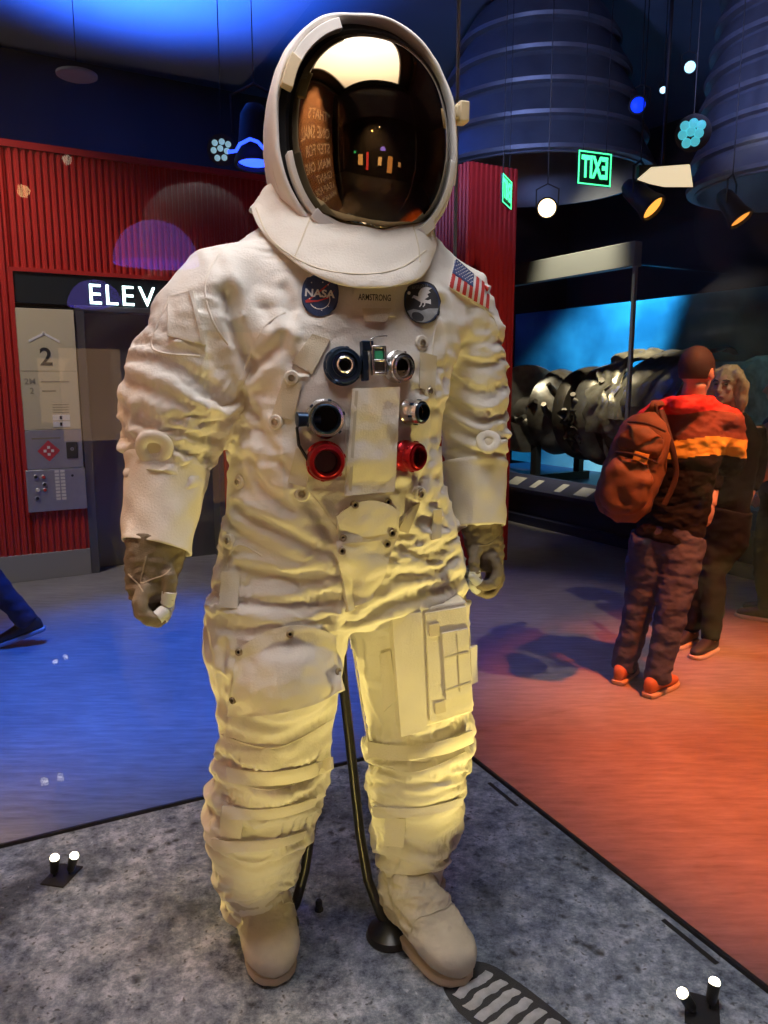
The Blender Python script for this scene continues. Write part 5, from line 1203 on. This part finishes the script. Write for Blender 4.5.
for b in (-7.3, -5.6):
    q = MB(); rbox(q, EA-.5, EA+.5, b-.06, b+.06, .36, .46)
    for s in (-1, 1): q.box(R_(EA+s*.36, b, .62), E1*.04, E2*.05, UZ*.20)
    q.build('cradle', M['frame'], eng, smooth=False)
# ---------------- engine bells hanging from the ceiling
M['bell_a'] = mat('bell_metal', (.17, .19, .23), .48, metal=.55, noise_amt=.3, noise_scale=5)
def bell(name, c, r0, r1, z0, z1, nb, label, ribs=True, rot=0):
    t = thing(name, (c[0], c[1], z0), label, 'rocket engine'); P = np.array([c[0], c[1], 0.0])
    def rad(z): f = (z-z0)/(z1-z0); return lerp(r0, r1, f**1.15)
    mb = MB(); prof = [(rad(z)-.02, z) for z in np.linspace(z0, z1, 24)]; inn = [(rad(z)-.05, z) for z in np.linspace(z1, z0, 24)]
    mb.lathe(prof+inn+[prof[0]], P, UZ, 72, cap=False); mb.build('nozzle', M['bell_a'], t, angle=40)
    for k in range(nb):
        z = lerp(z0, z1, k/nb)+.02; h = (z1-z0)/nb
        mb = MB(); mb.lathe([(rad(z)-.03, z-.01),(rad(z)+.035, z),(rad(z)+.045, z+.03),(rad(z+h*.5)+.02, z+h*.5),(rad(z+h*.8)-.01, z+h*.82),(rad(z+h*.8)-.03, z+h*.82)], P, UZ, 72, cap=False); mb.build('stiffener_band', M['bell_a'], t, angle=40)
    mb = MB(); mb.lathe([(0,z1-.1),(r1*.7,z1-.1),(r1*.75,z1+.05),(r1*.5,CEIL),(0,CEIL)], P, UZ, 32, cap=False); mb.build('thrust_mount', M['frame'], t, angle=30)
    return t
bc = on_y(535, 170, 7.9); bell('engine_bell', bc, 1.08, .62, 3.50, 4.95, 5, 'huge banded rocket engine bell hanging from the ceiling beyond the case corner')
bc2 = on_y(806, 190, 6.5); bell('engine_bell', bc2, .86, .64, bc2[2], 4.95, 9, 'ribbed rocket engine bell hanging at the upper right corner of the picture')
# dark lump of lighting rig over the helmet
# ---------------- exit signs; the reversed letters stand in for a reflection in the back pane
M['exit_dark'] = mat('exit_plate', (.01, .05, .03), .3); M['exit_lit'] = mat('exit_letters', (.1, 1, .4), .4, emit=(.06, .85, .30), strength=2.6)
def mirrored_exit_sign(px, py, y, w, h, yaw, label):
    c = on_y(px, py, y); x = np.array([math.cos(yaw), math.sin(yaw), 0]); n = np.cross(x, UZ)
    t = thing('mirrored_exit_sign', c-UZ*h/2, label, 'exit sign', None)
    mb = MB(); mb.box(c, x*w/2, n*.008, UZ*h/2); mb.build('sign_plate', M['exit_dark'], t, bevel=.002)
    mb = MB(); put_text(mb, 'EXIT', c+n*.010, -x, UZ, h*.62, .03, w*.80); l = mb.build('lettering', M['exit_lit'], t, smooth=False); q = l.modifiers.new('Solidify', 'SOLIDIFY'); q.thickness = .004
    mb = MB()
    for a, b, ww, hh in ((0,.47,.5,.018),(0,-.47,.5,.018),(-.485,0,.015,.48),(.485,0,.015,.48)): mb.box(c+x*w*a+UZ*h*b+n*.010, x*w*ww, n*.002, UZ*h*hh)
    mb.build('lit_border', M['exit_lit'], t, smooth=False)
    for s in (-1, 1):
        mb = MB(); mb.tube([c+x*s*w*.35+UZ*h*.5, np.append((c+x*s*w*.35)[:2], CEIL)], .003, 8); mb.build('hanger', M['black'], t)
mirrored_exit_sign(594, 169, 6.0, .29, .235, math.radians(22), 'glowing green stand-in for a mirrored exit sign right of the warm spotlight')
mirrored_exit_sign(506, 192, 6.0, .28, .20, math.radians(68), 'narrow green exit sign turned edge on beside the red column')
# ---------------- ceiling spotlights
def stage_light(px, py, y, R, col, strength, aim, label, name='stage_light', lens=None, drop=True, group='stage lights on the ceiling'):
    c = on_y(px, py, y) if y is not None else np.asarray(px, float); ax = np.asarray(aim, float)-c; ax /= np.linalg.norm(ax); t = thing(name, c, label, 'ceiling light', group)
    mb = MB(); mb.lathe([(0,-R*3.0),(R*.5,-R*3.0),(R*.8,-R*2.5),(R*.95,-R*.6),(R*1.15,-.02*R),(R*1.15,R*.25),(R*1.0,R*.25),(R*.95,0)], c, ax, 28, cap=False); hd = mb.build('lamp_housing', M['black'], t, angle=35)
    m = mat('lamp_glow', col, .4, emit=col, strength=strength)
    mb = MB(); mb.lathe([(R*.98,0),(R*.6,.10*R),(0,.14*R)], c, ax, 28, cap=False); mb.build('lens', m, hd)
    x = np.cross(ax, UZ); x /= np.linalg.norm(x); mb = MB(); b = c-ax*R*1.5
    mb.tube([b+x*R*1.2, b+x*R*1.25+UZ*R*2, b+UZ*R*2.6, b-x*R*1.25+UZ*R*2, b-x*R*1.2], R*.09, 8); mb.tube([b+UZ*R*2.6, np.append(b[:2], CEIL)], .004, 8); mb.build('yoke', M['black'], t)
    return c, ax
TOCAM = np.array([0, 0, 1.6])
stage_light(547, 208, 5.6, .062, (1.0,.74,.36), 9, TOCAM, 'bright warm spotlight pointing out of the dark beside the exit sign')
stage_light(690, 67, 6.0, .040, (.40,.85,1.0), 2.0, TOCAM+E1*1.5, 'small pale cyan spotlight high near the ribbed bell')
stage_light(663, 90, 6.4, .025, (.5,.85,1.0), 2.2, TOCAM, 'tiny dim cyan lamp left of the pale cyan spotlight')
stage_light(638, 105, 6.0, .055, (.0,.03,1.0), 1.6, TOCAM+E1*-2, 'deep blue spotlight high between the exit sign and the ribbed bell')
stage_light(652, 207, 5.4, .085, (1.0,.42,.06), 1.6, TOCAM+E1*5.5-UZ*2.5, 'amber lamp with an orange lens, nearest the exit sign')
stage_light(740, 218, 5.4, .075, (1.0,.36,.05), 1.3, TOCAM+E1*6-UZ*4, 'amber lamp with an orange lens under the ribbed bell')
stage_light(255, 161, 6.0, .13, (.02,.06,1.0), 5, np.array([-.9,5.2,-4.0]), 'wide blue lamp left of the helmet standing in for a reflection')  # lamp built in place of a blue ellipse mirrored in the front pane
def cluster(px, py, y, pts, r, col, st, label):
    c = on_y(px, py, y); t = thing('led_cluster_lamp', c, label, 'ceiling light', 'stage lights on the ceiling'); m = mat('led_glow', col, .4, emit=col, strength=st); d = EYE-c; d /= np.linalg.norm(d); x = np.cross(UZ, d); x /= np.linalg.norm(x); yv = np.cross(d, x)
    mb = MB(); mb.lathe([(0,-.12),(.09,-.12),(.11,-.02),(.11,.0),(0,.0)], c, d, 24, cap=False); mb.tube([c-d*.08+UZ*.05, np.append((c-d*.08)[:2], CEIL)], .004, 8); hb = mb.build('lamp_housing', M['black'], t, angle=30)
    for a, b in pts:
        mb = MB(); mb.lathe([(r,0),(r*.8,.012),(0,.018)], c+x*a+yv*b+d*.002, d, 14, cap=False); mb.build('led_lens', m, hb)
PT = [(-.05,.045),(0,.055),(.045,.04),(-.06,-.005),(-.012,.01),(.035,-.005),(-.035,-.055),(.015,-.05)]
cluster(222, 150, 6.0, PT, .022, (.40,.68,.75), .55, 'eight pale lenses left of the helmet standing in for a reflected lamp cluster')  # built as a fixture in place of a lamp cluster's reflection
cluster(693, 133, 5.2, PT, .030, (.10,.62,.72), .75, 'cluster of cyan lenses hanging beside the ribbed bell')
nc = [on_y(a, b, 5.8) for a, b in ((228,152),(236,151),(240,144),(250,139),(258,142),(264,149))]
q = MB(); q.tube(nc, .012, 10); neon = q.build('cable_light', mat('blue_cable_glow', (.02,.05,1), .4, emit=(.02,.06,1.0), strength=4), None); tag(neon, 'curved glowing blue cable above the wide blue lamp', 'cable light')
# disc standing in for a mirrored downlight; cream sheet given its own glow
c = on_y(77, 77, 5.5); t = thing('reflection_disc', c, 'pale round disc standing in for a mirrored downlight before the dark upper wall', 'reflection stand-in'); q = MB(); q.lathe([(0,.0),(.12,.0),(.13,.006),(.13,.02),(.04,.05),(0,.05)], c, UZ, 40, cap=False); q.build('disc', mat('disc_grey', (.22,.26,.28), .5), t, angle=30)
q = MB(); q.tube([c+UZ*.04, np.append(c[:2], CEIL)], .003, 8); q.build('hanger', M['black'], t)
pts = [on_y(a, b, 5.3) for a, b in ((638,180),(652,168),(690,165),(693,187),(664,187),(650,184))]; q = MB(); n = np.array([0,1,0]); q.loft([[p for p in pts], [p+n*.02+UZ*.01 for p in pts]])
fs = thing('cream_sheet', pts[0], 'cream sheet below the ribbed bell, its lit look made by its own glow', 'ceiling light'); q.build('glow_panel', mat('sheet_glow', (1,.9,.65), .5, emit=(1.0,.82,.52), strength=.9), fs, smooth=False)
q = MB(); q.box(np.mean(pts, axis=0)+n*.05+UZ*.04, np.array([.16,0,0]), n*.025, UZ*.05); q.tube([np.mean(pts, axis=0)+n*.05, np.append((np.mean(pts, axis=0)+n*.05)[:2], CEIL)], .012, 8); q.build('lamp_housing', M['black'], fs, smooth=False)
stage_light(np.array([.75,-.9,2.75]), 0, None, .040, (1.0,.62,.25), 14, SC+UZ*1.9, 'warm spotlight hanging behind the visitor')
stage_light(np.array([1.5,-1.6,3.2]), 0, None, .035, (1.0,.85,.6), 7, SC+UZ*1.9, 'small pale spotlight added behind the visitor for the visor reflection')  # unseen lamp added as a bright point in the visor
# unseen violet dome placed behind the visitor for its mirror image in the pane
XQ = EYE+ray(157, 264)*4.5; XD = XQ-2*((XQ-K(0, CS, 0))@D2)*D2
t = thing('mirrored_dome', XD, 'unseen glowing violet dome added behind the visitor for its mirror image in the glass', 'ceiling light')
q = MB(); q.lathe([(.245*math.cos(a), .245*math.sin(a)) for a in np.linspace(0, PI/2, 16)], XD, UZ, 40, cap=False); q.build('dome', mat('violet_glow', (.3,.25,1), .5, emit=(.26,.18,1.0), strength=3.6), t)
q = MB(); q.tube([XD+UZ*.24, np.append(XD[:2], CEIL)], .01, 8); q.build('hanger', M['black'], t)
# ---------------- glowing panels added on the far wall to fill the visor's reflection
for k, (a, z, ww, hh, col, st) in enumerate(((-2.2,1.5,.35,.5,(1,.55,.22),2.2),(-1.2,1.4,.16,.8,(.9,.08,.08),2.0),(.4,1.5,.22,.35,(1,.6,.28),2.5),(1.6,1.3,.3,.7,(1,.45,.15),1.6),(2.9,1.5,.2,.2,(.9,.5,.25),1.5),(-3.1,2.2,.18,.1,(.1,.9,.4),2.0))):
    c = R_(a, 5.15, z); t = thing('glow_panel', c-UZ*hh, ('amber lit panel added low on the far wall for the visor reflection','narrow red lit panel added on the far wall for the visor reflection','small amber lit panel added on the far wall for the visor reflection','tall orange lit panel added on the far wall for the visor reflection','wide tan lit panel added on the far wall for the visor reflection','small green lit panel added high on the far wall for the visor reflection')[k], 'lit panel')
    q = MB(); q.box(c, E1*(ww+.04), E2*.04, UZ*(hh+.04)); q.build('frame', M['black'], t, bevel=.004)
    q = MB(); q.box(c-E2*.045, E1*ww, E2*.005, UZ*hh); q.build('lit_face', mat('panel_glow', col, .5, emit=col, strength=st*.9), t, smooth=False)
# ---------------- quotation wall behind the visitor's left shoulder, seen only in the visor
M['quote'] = mat('quote_panel', (.55, .33, .22), .7, noise_amt=.15, noise_scale=2); M['quote_ink'] = mat('quote_letters', (.95, .85, .75), .5, emit=(1,.8,.65), strength=.35)
qc = np.array([-1.45, .83, 0]); qn = -D1
qx = np.cross(UZ, qn)
qt = thing('quote_wall_panel', qc, 'warm lit panel with a quotation in raised capitals, mirrored in the visor', 'panel')
q = MB(); q.box(qc+UZ*1.9, qx*1.05, qn*.05, UZ*1.9); q.build('panel_board', M['quote'], qt, bevel=.005)
for k, s in enumerate(("\u201cTHAT\u2019S", 'ONE SMALL', 'STEP FOR', 'MAN, ONE', 'GIANT', 'LEAP FOR', 'MANKIND.\u201d')):
    q = MB(); put_text(q, s, qc+UZ*(2.75-k*.30)+qn*.052-qx*.92, qx, UZ, .20, .01, align='LEFT'); q.build('lettering', M['quote_ink'], qt, smooth=False)
# ================================================================== CAMERA AND LIGHT
sc = bpy.context.scene
cam = bpy.data.cameras.new('camera'); co = bpy.data.objects.new('camera', cam); COL.objects.link(co)
co.location = EYE; co.rotation_euler = (PI/2-PITCH, 0, 0); cam.sensor_fit = 'AUTO'; cam.sensor_width = 36; cam.lens = FPX/1024*36; cam.clip_start = .02
sc.camera = co
w = bpy.data.worlds.new('gallery_dark'); sc.world = w; w.use_nodes = True
w.node_tree.nodes['Background'].inputs[0].default_value = (.05, .06, .09, 1); w.node_tree.nodes['Background'].inputs[1].default_value = .15
def area(name, loc, target, sx, sy, power, col, spread=180):
    l = bpy.data.lights.new(name, 'AREA'); l.shape = 'RECTANGLE'; l.size = sx; l.size_y = sy; l.energy = power; l.color = col; l.spread = math.radians(spread)
    o = bpy.data.objects.new(name, l); COL.objects.link(o); o.location = Vector(loc); o.rotation_euler = (Vector(target)-Vector(loc)).to_track_quat('-Z', 'Y').to_euler(); return o
cl = area('canopy_lamp', K(CS/2, .92, ZT+.030), K(CS/2, .92, 0), .95, .95, 9.5, (1.0,.95,.96), 100)
cl.rotation_euler = (0, 0, math.atan2(D1[1], D1[0]))
# gallery washes; the lines marked below are added, unseen lamps
spot('blue_floor_wash', (-1.6,3.9,5.0), (-1.25,4.2,0), 2100, (.02,.13,1.0), 40, .9, .1)
spot('orange_floor_wash', (2.4,2.6,5.0), (2.3,3.2,0), 2900, (1.0,.14,.01), 46, .7, .1)
spot('pale_floor_wash', (1.0,3.2,5.0), (.75,3.0,0), 30, (1.0,.75,.6), 34, .9, .1)
spot('violet_floor_wash', (.9,5.0,5.0), (.75,5.0,0), 200, (.35,.28,1.0), 40, 1.0, .1)
spot('ceiling_blue_fill', (-2.3,7.4,3.55), (-2.15,7.35,5.2), 2600, (.05,.2,1.0), 112, .9, .15)  # added hidden lamp; its blue pool replaces a reflection of the case canopy
spot('wall_wash', (-3.3,3.9,4.9), (-2.6,6.2,1.6), 420, (1.0,.86,.78), 55, .9, .1)
spot('mural_wash', R_(7.0,-5.6,4.6), on_plane(606,352,E1,7.9), 3800, (.08,.55,1.0), 36, .9, .1)
spot('engine_key', R_(5.2,-6.0,4.8), R_(6.7,-6.4,1.3), 1700, (1.0,.86,.6), 40, .8, .05)
spot('mural_dim', R_(6.2,-3.6,4.6), R_(7.9,-3.6,1.5), 700, (.1,.5,.8), 70, .9, .1)
spot('engine_side_fill', R_(5.0,-8.2,4.4), R_(6.7,-7.8,1.2), 1300, (1.0,.9,.7), 36, .8, .05)  # added fill to brighten the dark left end of the engine
spot('blue_floor_fill', (-2.6,3.0,5.0), (-2.4,3.6,0), 260, (.25,.5,.8), 60, 1.0, .1)
spot('far_wall_fill', R_(-.5,3.4,4.8), R_(-.5,5.2,1.6), 260, (1.0,.8,.6), 110, .9, .1)  # added unseen lamp, brightens the wall that the visor mirrors
spot('visitor_key', (3.0,2.4,4.9), (1.6,4.05,1.4), 420, (1.0,.74,.48), 30, .6, .05)
spot('bell_blue', (.4,4.6,3.2), (1.2,7.6,4.2), 230, (.35,.45,1.0), 70, .9, .1)
spot('bell_violet_fill', (1.3,3.9,3.3), (3.3,6.3,4.0), 420, (.4,.45,1.0), 44, .9, .08)  # added fill from the left to bring out the ribbed bell
spot('column_fill', (1.6,4.2,4.9), (.9,6.5,2.0), 150, (1.0,.8,.7), 30, .9, .1)  # added fill to brighten the red column
spot('quote_wash', qc+qn*.5+UZ*3.8, qc+UZ*1.2, 520, (1.0,.62,.38), 75, .8, .1)
sc.view_settings.view_transform = 'Standard'; sc.view_settings.look = 'None'; sc.view_settings.exposure = 0; sc.view_settings.gamma = 1; sc.view_settings.use_curve_mapping = False
sc.cycles.use_denoising = True; sc.cycles.max_bounces = 8; sc.cycles.transparent_max_bounces = 24; sc.cycles.sample_clamp_indirect = 4; sc.cycles.caustics_reflective = False; sc.cycles.caustics_refractive = False
